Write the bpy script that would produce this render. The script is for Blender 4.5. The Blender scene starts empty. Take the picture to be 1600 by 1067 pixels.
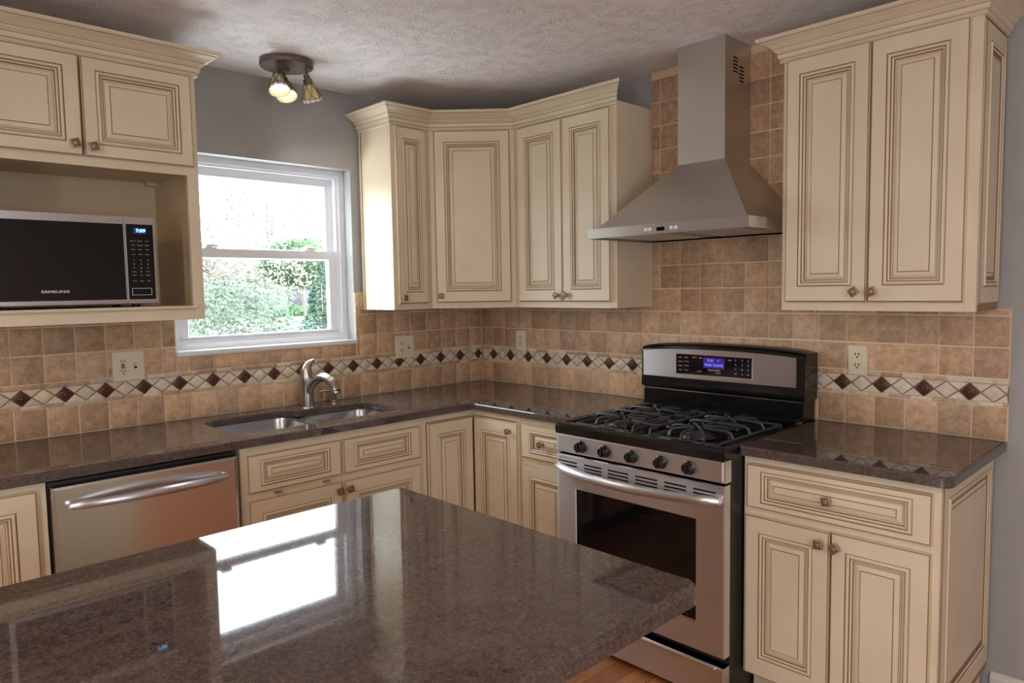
import bpy, bmesh, math, random
from mathutils import Vector, Matrix
random.seed(7)
sc = bpy.context.scene
COL = sc.collection
PI = math.pi

# ------------------------------------------------------------------ helpers
def srgb(r, g, b):
    f = lambda c: (c / 255 / 12.92) if c / 255 <= 0.04045 else ((c / 255 + 0.055) / 1.055) ** 2.4
    return (f(r), f(g), f(b), 1.0)

class MB:
    """collects geometry for one mesh; T maps local (u, v, n) to world"""
    def __init__(self, T=None):
        self.v, self.f, self.m, self.s, self.c = [], [], [], [], []
        self.T = T
        self.col = (1, 1, 1, 1)
    def add(self, pts):
        b = len(self.v)
        for p in pts:
            self.v.append(Vector(self.T(*p)) if self.T else Vector(p))
        return b
    def face(self, idx, m=0, s=False):
        self.f.append(tuple(idx)); self.m.append(m); self.s.append(s); self.c.append(self.col)
    def quad(self, pts, m=0):
        b = self.add(pts); self.face(range(b, b + len(pts)), m)
    def box(self, a, b, m=0, bev=0.0):
        lo = [min(a[i], b[i]) for i in range(3)]; hi = [max(a[i], b[i]) for i in range(3)]
        bev = min(bev, *[(hi[i] - lo[i]) * .45 for i in range(3)])
        if bev <= 0:
            k = self.add([(x, y, z) for x in (lo[0], hi[0]) for y in (lo[1], hi[1]) for z in (lo[2], hi[2])])
            for q in ((0, 1, 3, 2), (4, 6, 7, 5), (0, 4, 5, 1), (2, 3, 7, 6), (0, 2, 6, 4), (1, 5, 7, 3)):
                self.face([k + i for i in q], m)
            return
        idx = {}
        for sx in (0, 1):
            for sy in (0, 1):
                for sz in (0, 1):
                    s = (sx, sy, sz)
                    for ax in range(3):
                        p = []
                        for i in range(3):
                            base = hi[i] if s[i] else lo[i]
                            p.append(base if i == ax else base + (-bev if s[i] else bev))
                        idx[s, ax] = self.add([p])
        for ax in range(3):
            o = [i for i in range(3) if i != ax]
            for side in (0, 1):
                q = []
                for c in ((0, 0), (1, 0), (1, 1), (0, 1)):
                    s = [0, 0, 0]; s[ax] = side; s[o[0]] = c[0]; s[o[1]] = c[1]
                    q.append(idx[tuple(s), ax])
                self.face(q, m)
        for ax in range(3):
            o = [i for i in range(3) if i != ax]
            for c in ((0, 0), (1, 0), (1, 1), (0, 1)):
                s0 = [0, 0, 0]; s0[o[0]], s0[o[1]] = c
                s1 = list(s0); s1[ax] = 1
                s0, s1 = tuple(s0), tuple(s1)
                self.face([idx[s0, o[0]], idx[s1, o[0]], idx[s1, o[1]], idx[s0, o[1]]], m)
        for sx in (0, 1):
            for sy in (0, 1):
                for sz in (0, 1):
                    self.face([idx[(sx, sy, sz), a] for a in range(3)], m)
    def loft(self, loops, mats=0, smooth=False, cap0=True, cap1=True, closed=True):
        n = len(loops[0]); bs = [self.add(l) for l in loops]
        for i in range(len(loops) - 1):
            mm = mats[i] if isinstance(mats, (list, tuple)) else mats
            for j in range(n if closed else n - 1):
                k = (j + 1) % n
                self.face([bs[i] + j, bs[i] + k, bs[i + 1] + k, bs[i + 1] + j], mm, smooth)
        m0 = mats[0] if isinstance(mats, (list, tuple)) else mats
        m1 = mats[-1] if isinstance(mats, (list, tuple)) else mats
        if cap0: self.face([bs[0] + j for j in range(n)][::-1], m0)
        if cap1: self.face([bs[-1] + j for j in range(n)], m1)
    def rects(self, u0, v0, u1, v1, prof, mats=0, cap0=True, cap1=True):
        """prof: (inset left, right, bottom, top, height)"""
        self.loft([[(u0 + l, v0 + b, h), (u1 - r, v0 + b, h), (u1 - r, v1 - t, h), (u0 + l, v1 - t, h)]
                   for l, r, b, t, h in prof], mats, False, cap0, cap1)
    def tube(self, path, rad, n=14, m=0, smooth=True, caps=True, flat=1.0):
        P = [Vector(p) for p in path]
        R = rad if isinstance(rad, (list, tuple)) else [rad] * len(P)
        loops = []; nrm = None
        for i, p in enumerate(P):
            t = (P[min(i + 1, len(P) - 1)] - P[max(i - 1, 0)]).normalized()
            if nrm is None:
                a = Vector((0, 0, 1)) if abs(t.z) < .9 else Vector((1, 0, 0))
                nrm = (a - t * a.dot(t)).normalized()
            else:
                nrm = (nrm - t * nrm.dot(t)).normalized()
            bn = t.cross(nrm)
            loops.append([tuple(p + (nrm * math.cos(2 * PI * j / n) * flat + bn * math.sin(2 * PI * j / n)) * R[i]) for j in range(n)])
        self.loft(loops, m, smooth, caps, caps)
    def lathe(self, prof, c, axis=(0, 0, 1), n=24, m=0, smooth=True, cap0=True, cap1=True):
        ax = Vector(axis).normalized(); c = Vector(c)
        a = Vector((1, 0, 0)) if abs(ax.x) < .9 else Vector((0, 1, 0))
        u = (a - ax * a.dot(ax)).normalized(); w = ax.cross(u)
        self.loft([[tuple(c + ax * h + (u * math.cos(2 * PI * j / n) + w * math.sin(2 * PI * j / n)) * r) for j in range(n)]
                   for r, h in prof], m, smooth, cap0, cap1)
    def build(self, name, mats, parent=None, tint=False):
        off = Vector((0, 0, 0)); p = parent
        while p is not None:
            off += p.location; p = p.parent
        me = bpy.data.meshes.new(name)
        me.from_pydata([tuple(v - off) for v in self.v], [], self.f)
        for mt in (mats if isinstance(mats, (list, tuple)) else [mats]):
            me.materials.append(mt)
        me.polygons.foreach_set('material_index', self.m)
        me.polygons.foreach_set('use_smooth', self.s)
        if tint:
            at = me.color_attributes.new('tint', 'FLOAT_COLOR', 'CORNER')
            k = 0
            for pi_, poly in enumerate(me.polygons):
                for _ in poly.loop_indices:
                    at.data[k].color = self.c[pi_]; k += 1
        bm = bmesh.new(); bm.from_mesh(me)
        bmesh.ops.recalc_face_normals(bm, faces=bm.faces)
        bm.to_mesh(me); bm.free()
        if any(self.s):
            try: me.set_sharp_from_angle(angle=math.radians(42))
            except Exception: pass
        o = bpy.data.objects.new(name, me); COL.objects.link(o)
        if parent: o.parent = parent
        return o

def tag(o, label=None, cat=None, group=None, kind=None):
    for k, x in (('label', label), ('category', cat), ('group', group), ('kind', kind)):
        if x: o[k] = x
    return o
def thing(name, label, cat, loc=(0, 0, 0), group=None):
    o = bpy.data.objects.new(name, None); COL.objects.link(o)
    o.location = loc; o.empty_display_size = .05
    return tag(o, label, cat, group)
def struct(o, label=None):
    return tag(o, label, kind='structure')

def FW(y, x=0, z=0):          # faces -y (seen from the room): u=+x, v=z, n=-y
    return lambda u, v, n: (x + u, y - n, z + v)
def FR(x, y=0, z=0):          # faces -x: u=-y, v=z, n=-x
    return lambda u, v, n: (x - n, y - u, z + v)
S2 = math.sqrt(.5)
def FD(px, py, z=0):          # diagonal corner: u=(1,-1)/sqrt2, n=(-1,-1)/sqrt2
    return lambda u, v, n: (px + (u - n) * S2, py - (u + n) * S2, z + v)

def text(name, body, size, T, mat, parent, align='CENTER', ext=.0004, bold=0.0):
    """lettering: local x -> u, y -> v, z -> n of frame T, as a mesh"""
    cu = bpy.data.curves.new(name, 'FONT'); cu.body = body; cu.size = size
    cu.align_x = align; cu.align_y = 'CENTER'; cu.extrude = ext; cu.offset = bold; cu.resolution_u = 2
    ob = bpy.data.objects.new(name + '_src', cu); COL.objects.link(ob)
    dg = bpy.context.evaluated_depsgraph_get(); dg.update()
    me = bpy.data.meshes.new_from_object(ob.evaluated_get(dg))
    bpy.data.objects.remove(ob); bpy.data.curves.remove(cu)
    off = Vector((0, 0, 0)); p = parent
    while p is not None:
        off += p.location; p = p.parent
    for v in me.vertices:
        v.co = Vector(T(*v.co)) - off
    me.materials.clear(); me.materials.append(mat); me.name = name
    o = bpy.data.objects.new(name, me); COL.objects.link(o); o.parent = parent
    return o

# ------------------------------------------------------------------ materials
def new_mat(name):
    m = bpy.data.materials.new(name); m.use_nodes = True
    nt = m.node_tree; bs = nt.nodes['Principled BSDF']
    return m, nt, bs
def simple(name, col, rough=.5, metal=0.0, spec=.5, emit=None, es=0, coat=0):
    m, nt, b = new_mat(name)
    b.inputs['Base Color'].default_value = col
    b.inputs['Roughness'].default_value = rough
    b.inputs['Metallic'].default_value = metal
    b.inputs['Specular IOR Level'].default_value = spec
    b.inputs['Coat Weight'].default_value = coat
    if emit:
        b.inputs['Emission Color'].default_value = emit; b.inputs['Emission Strength'].default_value = es
    return m
def nd(nt, t, **kw):
    n = nt.nodes.new(t)
    for k, v in kw.items():
        if k in n.inputs: n.inputs[k].default_value = v
        else: setattr(n, k, v)
    return n
def ramp(nt, stops, interp='LINEAR'):
    r = nt.nodes.new('ShaderNodeValToRGB'); cr = r.color_ramp; cr.interpolation = interp
    while len(cr.elements) < len(stops): cr.elements.new(.5)
    for e, (p, c) in zip(cr.elements, stops): e.position = p; e.color = c
    return r
def objco(nt, scale=None):
    tc = nt.nodes.new('ShaderNodeTexCoord')
    if scale is None: return tc.outputs['Object']
    mp = nt.nodes.new('ShaderNodeMapping'); mp.inputs['Scale'].default_value = scale
    nt.links.new(tc.outputs['Object'], mp.inputs['Vector']); return mp.outputs['Vector']

def paint_mat(name, c1, c2, rough=.42, bump=.05):
    m, nt, b = new_mat(name); L = nt.links.new
    v = objco(nt)
    n1 = nd(nt, 'ShaderNodeTexNoise', Scale=6.0, Detail=4.0); L(v, n1.inputs['Vector'])
    r = ramp(nt, [(.3, c1), (.7, c2)]); L(n1.outputs['Fac'], r.inputs['Fac']); L(r.outputs['Color'], b.inputs['Base Color'])
    n2 = nd(nt, 'ShaderNodeTexNoise', Scale=220.0, Detail=2.0); L(v, n2.inputs['Vector'])
    bp = nd(nt, 'ShaderNodeBump', Strength=bump, Distance=.002); L(n2.outputs['Fac'], bp.inputs['Height']); L(bp.outputs['Normal'], b.inputs['Normal'])
    b.inputs['Roughness'].default_value = rough
    return m
def granite_mat():
    m, nt, b = new_mat('brown_granite'); L = nt.links.new
    v = objco(nt)
    w = nd(nt, 'ShaderNodeTexNoise', Scale=5.0, Detail=5.0, Distortion=1.2); L(objco(nt, (.8, 2.6, 1)), w.inputs['Vector'])
    r0 = ramp(nt, [(.35, srgb(66, 55, 53)), (.6, srgb(92, 79, 75))]); L(w.outputs['Fac'], r0.inputs['Fac'])
    n1 = nd(nt, 'ShaderNodeTexNoise', Scale=170.0, Detail=3.0, Roughness=.7); L(v, n1.inputs['Vector'])
    r1 = ramp(nt, [(.40, srgb(30, 23, 23)), (.52, srgb(84, 72, 68)), (.66, srgb(128, 114, 108))]); L(n1.outputs['Fac'], r1.inputs['Fac'])
    n3 = nd(nt, 'ShaderNodeTexVoronoi', Scale=110.0); L(v, n3.inputs['Vector'])
    r3 = ramp(nt, [(.15, srgb(60, 50, 49)), (.6, srgb(96, 84, 80))]); L(n3.outputs['Color'], r3.inputs['Fac'])
    mx = nd(nt, 'ShaderNodeMixRGB', Fac=.45); L(r0.outputs['Color'], mx.inputs['Color1']); L(r1.outputs['Color'], mx.inputs['Color2'])
    mx2 = nd(nt, 'ShaderNodeMixRGB', Fac=.35); L(mx.outputs['Color'], mx2.inputs['Color1']); L(r3.outputs['Color'], mx2.inputs['Color2'])
    L(mx2.outputs['Color'], b.inputs['Base Color'])
    b.inputs['Roughness'].default_value = .035; b.inputs['Specular IOR Level'].default_value = .6
    return m
def steel_mat(name, col, rough=.28, stretch=(2, 2, 260), var=.10, aniso=0.0):
    m, nt, b = new_mat(name); L = nt.links.new
    n = nd(nt, 'ShaderNodeTexNoise', Scale=1.0, Detail=3.0); L(objco(nt, stretch), n.inputs['Vector'])
    r = ramp(nt, [(.3, (rough - var * .5,) * 3 + (1,)), (.7, (rough + var * .5,) * 3 + (1,))]); L(n.outputs['Fac'], r.inputs['Fac'])
    L(r.outputs['Color'], b.inputs['Roughness'])
    b.inputs['Base Color'].default_value = col; b.inputs['Metallic'].default_value = 1.0
    b.inputs['Anisotropic'].default_value = aniso
    tv = nd(nt, 'ShaderNodeCombineXYZ'); tv.inputs[2].default_value = 1.0; L(tv.outputs[0], b.inputs['Tangent'])
    return m
def travertine_mat(name, a, c, pit=.5, scale=1.0):
    m, nt, b = new_mat(name); L = nt.links.new
    v = objco(nt)
    at = nd(nt, 'ShaderNodeAttribute', attribute_name='tint')
    n1 = nd(nt, 'ShaderNodeTexNoise', Scale=34.0 * scale, Detail=8.0, Roughness=.75, Distortion=.2); L(v, n1.inputs['Vector'])
    r1 = ramp(nt, [(.3, a), (.68, c)]); L(n1.outputs['Fac'], r1.inputs['Fac'])
    mul = nd(nt, 'ShaderNodeMixRGB', Fac=1.0, blend_type='MULTIPLY'); L(r1.outputs['Color'], mul.inputs['Color1']); L(at.outputs['Color'], mul.inputs['Color2'])
    n2 = nd(nt, 'ShaderNodeTexNoise', Scale=95.0 * scale, Detail=4.0, Roughness=.7); L(v, n2.inputs['Vector'])
    r2 = ramp(nt, [(.30, (0, 0, 0, 1)), (.40, (1, 1, 1, 1))]); L(n2.outputs['Fac'], r2.inputs['Fac'])
    dk = nd(nt, 'ShaderNodeMixRGB', blend_type='MULTIPLY'); dk.inputs['Fac'].default_value = pit
    L(mul.outputs['Color'], dk.inputs['Color1']); L(r2.outputs['Color'], dk.inputs['Color2']); L(dk.outputs['Color'], b.inputs['Base Color'])
    bp = nd(nt, 'ShaderNodeBump', Strength=.35, Distance=.003); L(r2.outputs['Color'], bp.inputs['Height']); L(bp.outputs['Normal'], b.inputs['Normal'])
    b.inputs['Roughness'].default_value = .48; b.inputs['Specular IOR Level'].default_value = .35
    return m
def ceiling_mat():
    m, nt, b = new_mat('stomped_plaster'); L = nt.links.new
    v = objco(nt)
    d = nd(nt, 'ShaderNodeTexNoise', Scale=7.0, Detail=2.0); L(v, d.inputs['Vector'])
    vm = nd(nt, 'ShaderNodeVectorMath', operation='SCALE'); vm.inputs['Scale'].default_value = .45; L(d.outputs['Color'], vm.inputs[0])
    va = nd(nt, 'ShaderNodeVectorMath', operation='ADD'); L(v, va.inputs[0]); L(vm.outputs[0], va.inputs[1])
    n1 = nd(nt, 'ShaderNodeTexVoronoi', Scale=34.0, feature='DISTANCE_TO_EDGE'); L(va.outputs[0], n1.inputs['Vector'])
    r1 = ramp(nt, [(.0, (1, 1, 1, 1)), (.10, (.15, .15, .15, 1)), (.3, (0, 0, 0, 1))]); L(n1.outputs['Distance'], r1.inputs['Fac'])
    k = nd(nt, 'ShaderNodeTexNoise', Scale=16.0, Detail=3.0); L(v, k.inputs['Vector'])
    rk = ramp(nt, [(.44, (0, 0, 0, 1)), (.58, (1, 1, 1, 1))]); L(k.outputs['Fac'], rk.inputs['Fac'])
    mu = nd(nt, 'ShaderNodeMixRGB', Fac=1.0, blend_type='MULTIPLY'); L(r1.outputs['Color'], mu.inputs['Color1']); L(rk.outputs['Color'], mu.inputs['Color2'])
    n2 = nd(nt, 'ShaderNodeTexNoise', Scale=60.0, Detail=4.0); L(v, n2.inputs['Vector'])
    ad = nd(nt, 'ShaderNodeMixRGB', Fac=.25, blend_type='ADD'); L(mu.outputs['Color'], ad.inputs['Color1']); L(n2.outputs['Fac'], ad.inputs['Color2'])
    bp = nd(nt, 'ShaderNodeBump', Strength=.55, Distance=.012); L(ad.outputs['Color'], bp.inputs['Height']); L(bp.outputs['Normal'], b.inputs['Normal'])
    b.inputs['Base Color'].default_value = srgb(236, 230, 228); b.inputs['Roughness'].default_value = .85
    b.inputs['Specular IOR Level'].default_value = .2
    return m
def floor_mat():
    m, nt, b = new_mat('oak_planks'); L = nt.links.new
    v = objco(nt)
    br = nd(nt, 'ShaderNodeTexBrick', Scale=1.0); br.inputs['Brick Width'].default_value = .9; br.inputs['Row Height'].default_value = .083
    br.inputs['Mortar Size'].default_value = .0012; br.offset = .37
    br.inputs['Color1'].default_value = srgb(192, 130, 80); br.inputs['Color2'].default_value = srgb(168, 108, 64); br.inputs['Mortar'].default_value = srgb(70, 36, 16)
    L(v, br.inputs['Vector'])
    n = nd(nt, 'ShaderNodeTexNoise', Scale=3.0, Detail=6.0, Distortion=.8); L(objco(nt, (3, 40, 1)), n.inputs['Vector'])
    r = ramp(nt, [(.3, (.72, .66, .6, 1)), (.7, (1.1, 1.08, 1.05, 1))]); L(n.outputs['Fac'], r.inputs['Fac'])
    mu = nd(nt, 'ShaderNodeMixRGB', Fac=1.0, blend_type='MULTIPLY'); L(br.outputs['Color'], mu.inputs['Color1']); L(r.outputs['Color'], mu.inputs['Color2'])
    L(mu.outputs['Color'], b.inputs['Base Color']); b.inputs['Roughness'].default_value = .3
    return m
def glass_mat(name, tint=(1, 1, 1, 1), refl=.06):
    m = bpy.data.materials.new(name); m.use_nodes = True; nt = m.node_tree; nt.nodes.clear(); L = nt.links.new
    o = nd(nt, 'ShaderNodeOutputMaterial'); t = nd(nt, 'ShaderNodeBsdfTransparent', Color=tint); g = nd(nt, 'ShaderNodeBsdfGlossy', Roughness=.02)
    mx = nd(nt, 'ShaderNodeMixShader', Fac=refl); L(t.outputs[0], mx.inputs[1]); L(g.outputs[0], mx.inputs[2]); L(mx.outputs[0], o.inputs['Surface'])
    return m
def leaf_mat(name, a, c):
    m, nt, b = new_mat(name); L = nt.links.new
    n = nd(nt, 'ShaderNodeTexNoise', Scale=2.5, Detail=3.0); L(objco(nt), n.inputs['Vector'])
    r = ramp(nt, [(.35, a), (.65, c)]); L(n.outputs['Fac'], r.inputs['Fac']); L(r.outputs['Color'], b.inputs['Base Color'])
    b.inputs['Roughness'].default_value = .6
    return m

CREAM = paint_mat('cream_paint', srgb(214, 199, 172), srgb(221, 207, 181))
GLAZE = simple('brown_glaze', srgb(146, 116, 84), .5)
CAB = [CREAM, GLAZE]
INSIDE = paint_mat('cabinet_interior', srgb(196, 176, 142), srgb(204, 184, 150))
GRAN = granite_mat()
STEEL = steel_mat('brushed_steel', (.76, .775, .83, 1), .33, (2, 2, 420), .01, .88)
STEELD = steel_mat('polished_steel', (.74, .73, .73, 1), .19, (2, 2, 420), .01)
STEELH = steel_mat('hood_steel', (.62, .59, .56, 1), .36, (260, 2, 2))
SINKM = steel_mat('sink_steel', (.46, .47, .50, 1), .28, (3, 3, 3), .04)
NICKEL = simple('brushed_nickel', (.47, .45, .42, 1), .22, 1.0)
CHROME = simple('bright_trim', (.8, .8, .8, 1), .12, 1.0)
BLACK = simple('black_enamel', (.006, .006, .007, 1), .12, 0, .5)
BLACKM = simple('black_satin', (.012, .012, .012, 1), .42)
KNOBB = simple('black_knob', (.008, .008, .009, 1), .22)
IRON = simple('cast_iron', (.045, .05, .058, 1), .34, .3)
DGLASS = simple('dark_glass', (.004, .004, .006, 1), .06, 0, .5)
OVENG = simple('oven_glass', (.030, .042, .012, 1), .05, 0, .5)
DARK = simple('dark_void', (.004, .004, .004, 1), .9)
BRONZE = simple('bronze', srgb(92, 66, 52), .38, .75)
KNOBM = simple('antique_bronze_knob', srgb(164, 132, 114), .45, .6)
KNOBD = simple('knob_relief', srgb(118, 88, 74), .5, .5)
MEDAL = simple('bronze_inset', srgb(96, 62, 52), .4, .35)
FIXT = simple('fixture_brown', srgb(112, 94, 88), .4, .5)
LEAD = simple('lead_came', srgb(60, 48, 36), .5, .5)
WHITEV = simple('white_vinyl', srgb(226, 228, 234), .35)
MARBLE = paint_mat('sill_marble', srgb(214, 214, 214), srgb(232, 232, 232), .25, .0)
WALLM = paint_mat('grey_wall_paint', srgb(158, 156, 155), srgb(164, 162, 161), .7, .1)
WALLB = paint_mat('pale_fill_wall_paint', srgb(208, 202, 196), srgb(214, 208, 202), .7, .1)  # unseen walls, made lighter to reflect more fill into the room and steel
CEIL = ceiling_mat()
FLOOR = floor_mat()
TILE = travertine_mat('travertine', srgb(172, 134, 104), srgb(224, 192, 160), .45)
TILEL = travertine_mat('pale_travertine', srgb(206, 188, 166), srgb(234, 220, 200), .35, 1.4)
GROUT = paint_mat('grout', srgb(218, 194, 164), srgb(226, 204, 174), .8, .2)
PLATE = simple('almond_plate', srgb(226, 216, 186), .4)
SLOT = simple('outlet_slot', srgb(60, 45, 35), .6)
TRIMW = paint_mat('baseboard_paint', srgb(205, 200, 194), srgb(212, 207, 201), .4, .02)
GLASS = glass_mat('window_glass')
LED = simple('blue_digits', (0, 0, 0, 1), .4, 0, .5, (.25, .62, 1, 1), 2.2)
LCD = simple('violet_display', (.02, .01, .06, 1), .2, 0, .5, srgb(80, 44, 170), .28)
LCDT = simple('display_text', (0, 0, 0, 1), .4, 0, .5, srgb(110, 140, 255), 1.1)
LCDD = simple('clock_window', (.005, .01, .02, 1), .2, 0, .5, srgb(20, 70, 130), .35)
PRINT = simple('printed_legend', srgb(200, 200, 200), .5)
PRINTD = simple('dim_legend', srgb(120, 120, 122), .5)
BULB = simple('lit_bulb', (1, 1, 1, 1), .3, 0, .5, (1, .93, .82, 1), 9.0)
SHADEG = simple('mica_shade', srgb(176, 168, 140), .35)
SHADEY = simple('amber_shade', srgb(214, 196, 128), .35)
SHADEW = simple('shade_rim', srgb(236, 232, 226), .3)

# ------------------------------------------------------------------ camera (solved from the photograph's vanishing geometry)
CAM = dict(cx=-2.8939, cy=-3.2412, cz=1.4612, yaw=.8001, pitch=-.0734, roll=-.0164, f=1118.53)
cd = bpy.data.cameras.new('camera'); cam = bpy.data.objects.new('camera', cd); COL.objects.link(cam)
ya, pt, ro = CAM['yaw'], CAM['pitch'], CAM['roll']
F_ = Vector((math.cos(ya) * math.cos(pt), math.sin(ya) * math.cos(pt), math.sin(pt)))
r_ = Vector((math.sin(ya), -math.cos(ya), 0)); u_ = r_.cross(F_)
R_ = r_ * math.cos(ro) + u_ * math.sin(ro); U_ = u_ * math.cos(ro) - r_ * math.sin(ro)
M = Matrix((R_, U_, -F_)).transposed().to_4x4(); M.translation = Vector((CAM['cx'], CAM['cy'], CAM['cz']))
cam.matrix_world = M
cd.sensor_fit = 'HORIZONTAL'; cd.sensor_width = 36; cd.lens = CAM['f'] / 1600 * 36; cd.clip_start = .02; cd.clip_end = 500
sc.camera = cam

# ------------------------------------------------------------------ room shell
H = 2.463
XL, YR = -4.7, -5.1           # far walls behind the camera
YE = -3.6                     # (range wall runs on past the tile)
OX0, OX1, OZ0, OZ1 = -1.783, -.885, 1.19, 2.082
def wall_with_hole(name, T, u0, u1, v0, v1, hu0, hu1, hv0, hv1, th, mat):
    m = MB(T)
    for a, b, c, d in ((u0, v0, hu0, v1), (hu1, v0, u1, v1), (hu0, hv1, hu1, v1), (hu0, v0, hu1, hv0)):
        if b < d and a < c: m.box((a, b, -th), (c, d, 0), 0)
    return struct(m.build(name, mat))
wall_with_hole('wall_window', FW(0), XL - .15, .15, 0, H, OX0, OX1, OZ0, OZ1, .15, WALLM)
m = MB(FR(0)); m.box((0, 0, -.15), (-YR + .15, H, 0)); struct(m.build('wall_range', WALLM))
wall_with_hole('wall_left', lambda u, v, n: (XL + n, u, v), YR - .15, 0, 0, H, -3.4, -2.75, .02, 2.08, .15, WALLB)
wall_with_hole('wall_rear', lambda u, v, n: (u, YR + n, v), XL, 0, 0, H, -3.2, -2.2, .95, 2.0, .15, WALLB)
m = MB(); m.box((XL - .15, YR - .15, -.06), (.15, .15, 0)); struct(m.build('floor', FLOOR))
m = MB(); m.box((XL - .15, YR - .15, H), (.15, .15, H + .1)); struct(m.build('ceiling', CEIL))
m = MB(FR(0))
m.loft([[(u, 0, .001), (u, 0, .014), (u, .07, .014), (u, .082, .009), (u, .09, .001)] for u in (2.66, -YR)], 0)
struct(m.build('baseboard_range', TRIMW))

# window over the sink
win = struct(thing('window_1', 'white double-hung window over the sink', None)); 
if 'category' in win: del win['category']
TW = FW(0)
m = MB(TW)
m.rects(OX0, 1.212, OX1, OZ1, [(0, 0, 0, 0, -.145), (0, 0, 0, 0, -.07), (.03, .03, .028, .03, -.07), (.03, .03, .028, .03, -.076),
                               (.046, .046, .040, .042, -.08), (.046, .046, .040, .042, -.145)], 0, False, False)
m.build('frame', WHITEV, win)
def sash(name, z0, z1, n0, n1, st, rb, rt):
    a, b = OX0 + .044, OX1 - .044
    s = MB(TW)
    s.rects(a, z0, b, z1, [(0, 0, 0, 0, n0), (0, 0, 0, 0, n1), (st, st, rb, rt, n1), (st + .006, st + .006, rb + .006, rt + .006, n1 - .010),
                           (st + .006, st + .006, rb + .006, rt + .006, n0), (0, 0, 0, 0, n0)], 0, False, False)
    o = s.build(name, WHITEV, win)
    g = MB(TW); g.box((a + st - .004, z0 + rb - .004, (n0 + n1) / 2 - .002), (b - st + .004, z1 - rt + .004, (n0 + n1) / 2 + .002))
    g.build('pane', GLASS, o)
    return o
lo = sash('lower_sash', 1.246, 1.668, -.112, -.086, .045, .014, .040)
up = sash('upper_sash', 1.632, 2.044, -.140, -.114, .040, .036, .042)
m = MB(TW); m.box((OX0 + .05, 1.262, -.112), (OX1 - .05, 1.268, -.076), 0, .002); m.build('sash_lip', WHITEV, lo)
for x in (-1.575, -1.075):
    m = MB(TW); m.box((x - .03, 1.668, -.112), (x + .03, 1.676, -.09), 0, .002)
    m.tube([(x - .018, 1.682, -.1), (x + .012, 1.684, -.096), (x + .034, 1.680, -.09)], [.009, .007, .004], 8); m.build('sash_lock', WHITEV, lo)
m = MB(TW); m.box((OX0, OZ0, -.115), (OX1 + .004, 1.212, .016), 0, .003); m.build('sill', MARBLE, win)

# rear openings that bring in the daylight of the room (behind the camera)
w2 = struct(thing('window_2', 'wide window on the rear wall', None))
if 'category' in w2: del w2['category']
T2 = lambda u, v, n: (u, YR + n, v)
m = MB(T2); m.rects(-3.2, .95, -2.2, 2.0, [(0, 0, 0, 0, -.1), (0, 0, 0, 0, .012), (.06, .06, .06, .06, .012), (.06, .06, .06, .06, -.1)], 0, False, False)
m.box((-3.15, 1.45, -.06), (-2.25, 1.5, -.02)); m.build('frame', WHITEV, w2)
m = MB(T2); m.box((-3.15, 1.0, -.045), (-2.25, 1.95, -.041)); m.build('pane', GLASS, w2)
d1 = struct(thing('door_1', 'glazed patio door on the left wall', None))
if 'category' in d1: del d1['category']
T3 = lambda u, v, n: (XL + n, u, v)
m = MB(T3); m.rects(-3.4, .02, -2.75, 2.08, [(0, 0, 0, 0, -.1), (0, 0, 0, 0, .012), (.07, .07, .07, .07, .012), (.07, .07, .07, .07, -.1)], 0, False, False)
m.box((-3.34, .9, -.06), (-2.81, 1.0, -.02)); m.build('frame', WHITEV, d1)
m = MB(T3); m.box((-3.34, .08, -.045), (-2.81, 2.03, -.041)); m.build('pane', GLASS, d1)

# ------------------------------------------------------------------ tile backsplash
def jit(a): return random.uniform(-a, a)
def tile(m, u0, v0, u1, v1, mi=0, h=.011, ch=.0035, g=.0034, base=1.0):
    t = base * random.uniform(.74, 1.08); w = random.uniform(-.03, .09)
    m.col = (t * (1 + w * .4), t, t * (1 - w), 1)
    u0 += g + jit(.0008); u1 -= g + jit(.0008); v0 += g + jit(.0008); v1 -= g + jit(.0008)
    if u1 - u0 < .004 or v1 - v0 < .004: return
    ch = min(ch, (u1 - u0) * .3, (v1 - v0) * .3); hh = h + jit(.0006)
    L0 = [(u0, v0), (u1, v0), (u1, v1), (u0, v1)]
    L1 = [(u0 + ch, v0 + ch), (u1 - ch, v0 + ch), (u1 - ch, v1 - ch), (u0 + ch, v1 - ch)]
    m.loft([[(a, b, .004) for a, b in L0], [(a, b, hh - ch * .6) for a, b in L0], [(a, b, hh) for a, b in L1]], mi, False, False, True)
def poly_tile(m, pts, mi, h=.0105, g=.0012, ch=.0015):
    t = random.uniform(.86, 1.06); w = random.uniform(-.03, .03); m.col = (t, t, t * (1 - w), 1)
    cx = sum(p[0] for p in pts) / len(pts); cy = sum(p[1] for p in pts) / len(pts)
    def sh(d): 
        out = []
        for x, y in pts:
            l = math.hypot(x - cx, y - cy); k = max(.2, (l - d) / l); out.append((cx + (x - cx) * k, cy + (y - cy) * k))
        return out
    a, b = sh(g * 1.6), sh(g * 1.6 + ch)
    m.loft([[(x, y, .004) for x, y in a], [(x, y, h - ch * .6) for x, y in a], [(x, y, h) for x, y in b]], mi, False, False, True)
def liner_row(m, u0, u1, v0, v1, ph):
    u = u0 - ph
    while u < u1:
        a, b = max(u, u0), min(u + .0724, u1)
        if b - a > .006: tile(m, a, v0, b, v1, 1 if random.random() < .45 else 0, .0115, .002, .0014, 1.0)
        u += .0724
ZB0, ZB1 = 1.0446, 1.1068
ZM = (ZB0 + ZB1) / 2
PITCH = .1447
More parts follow.
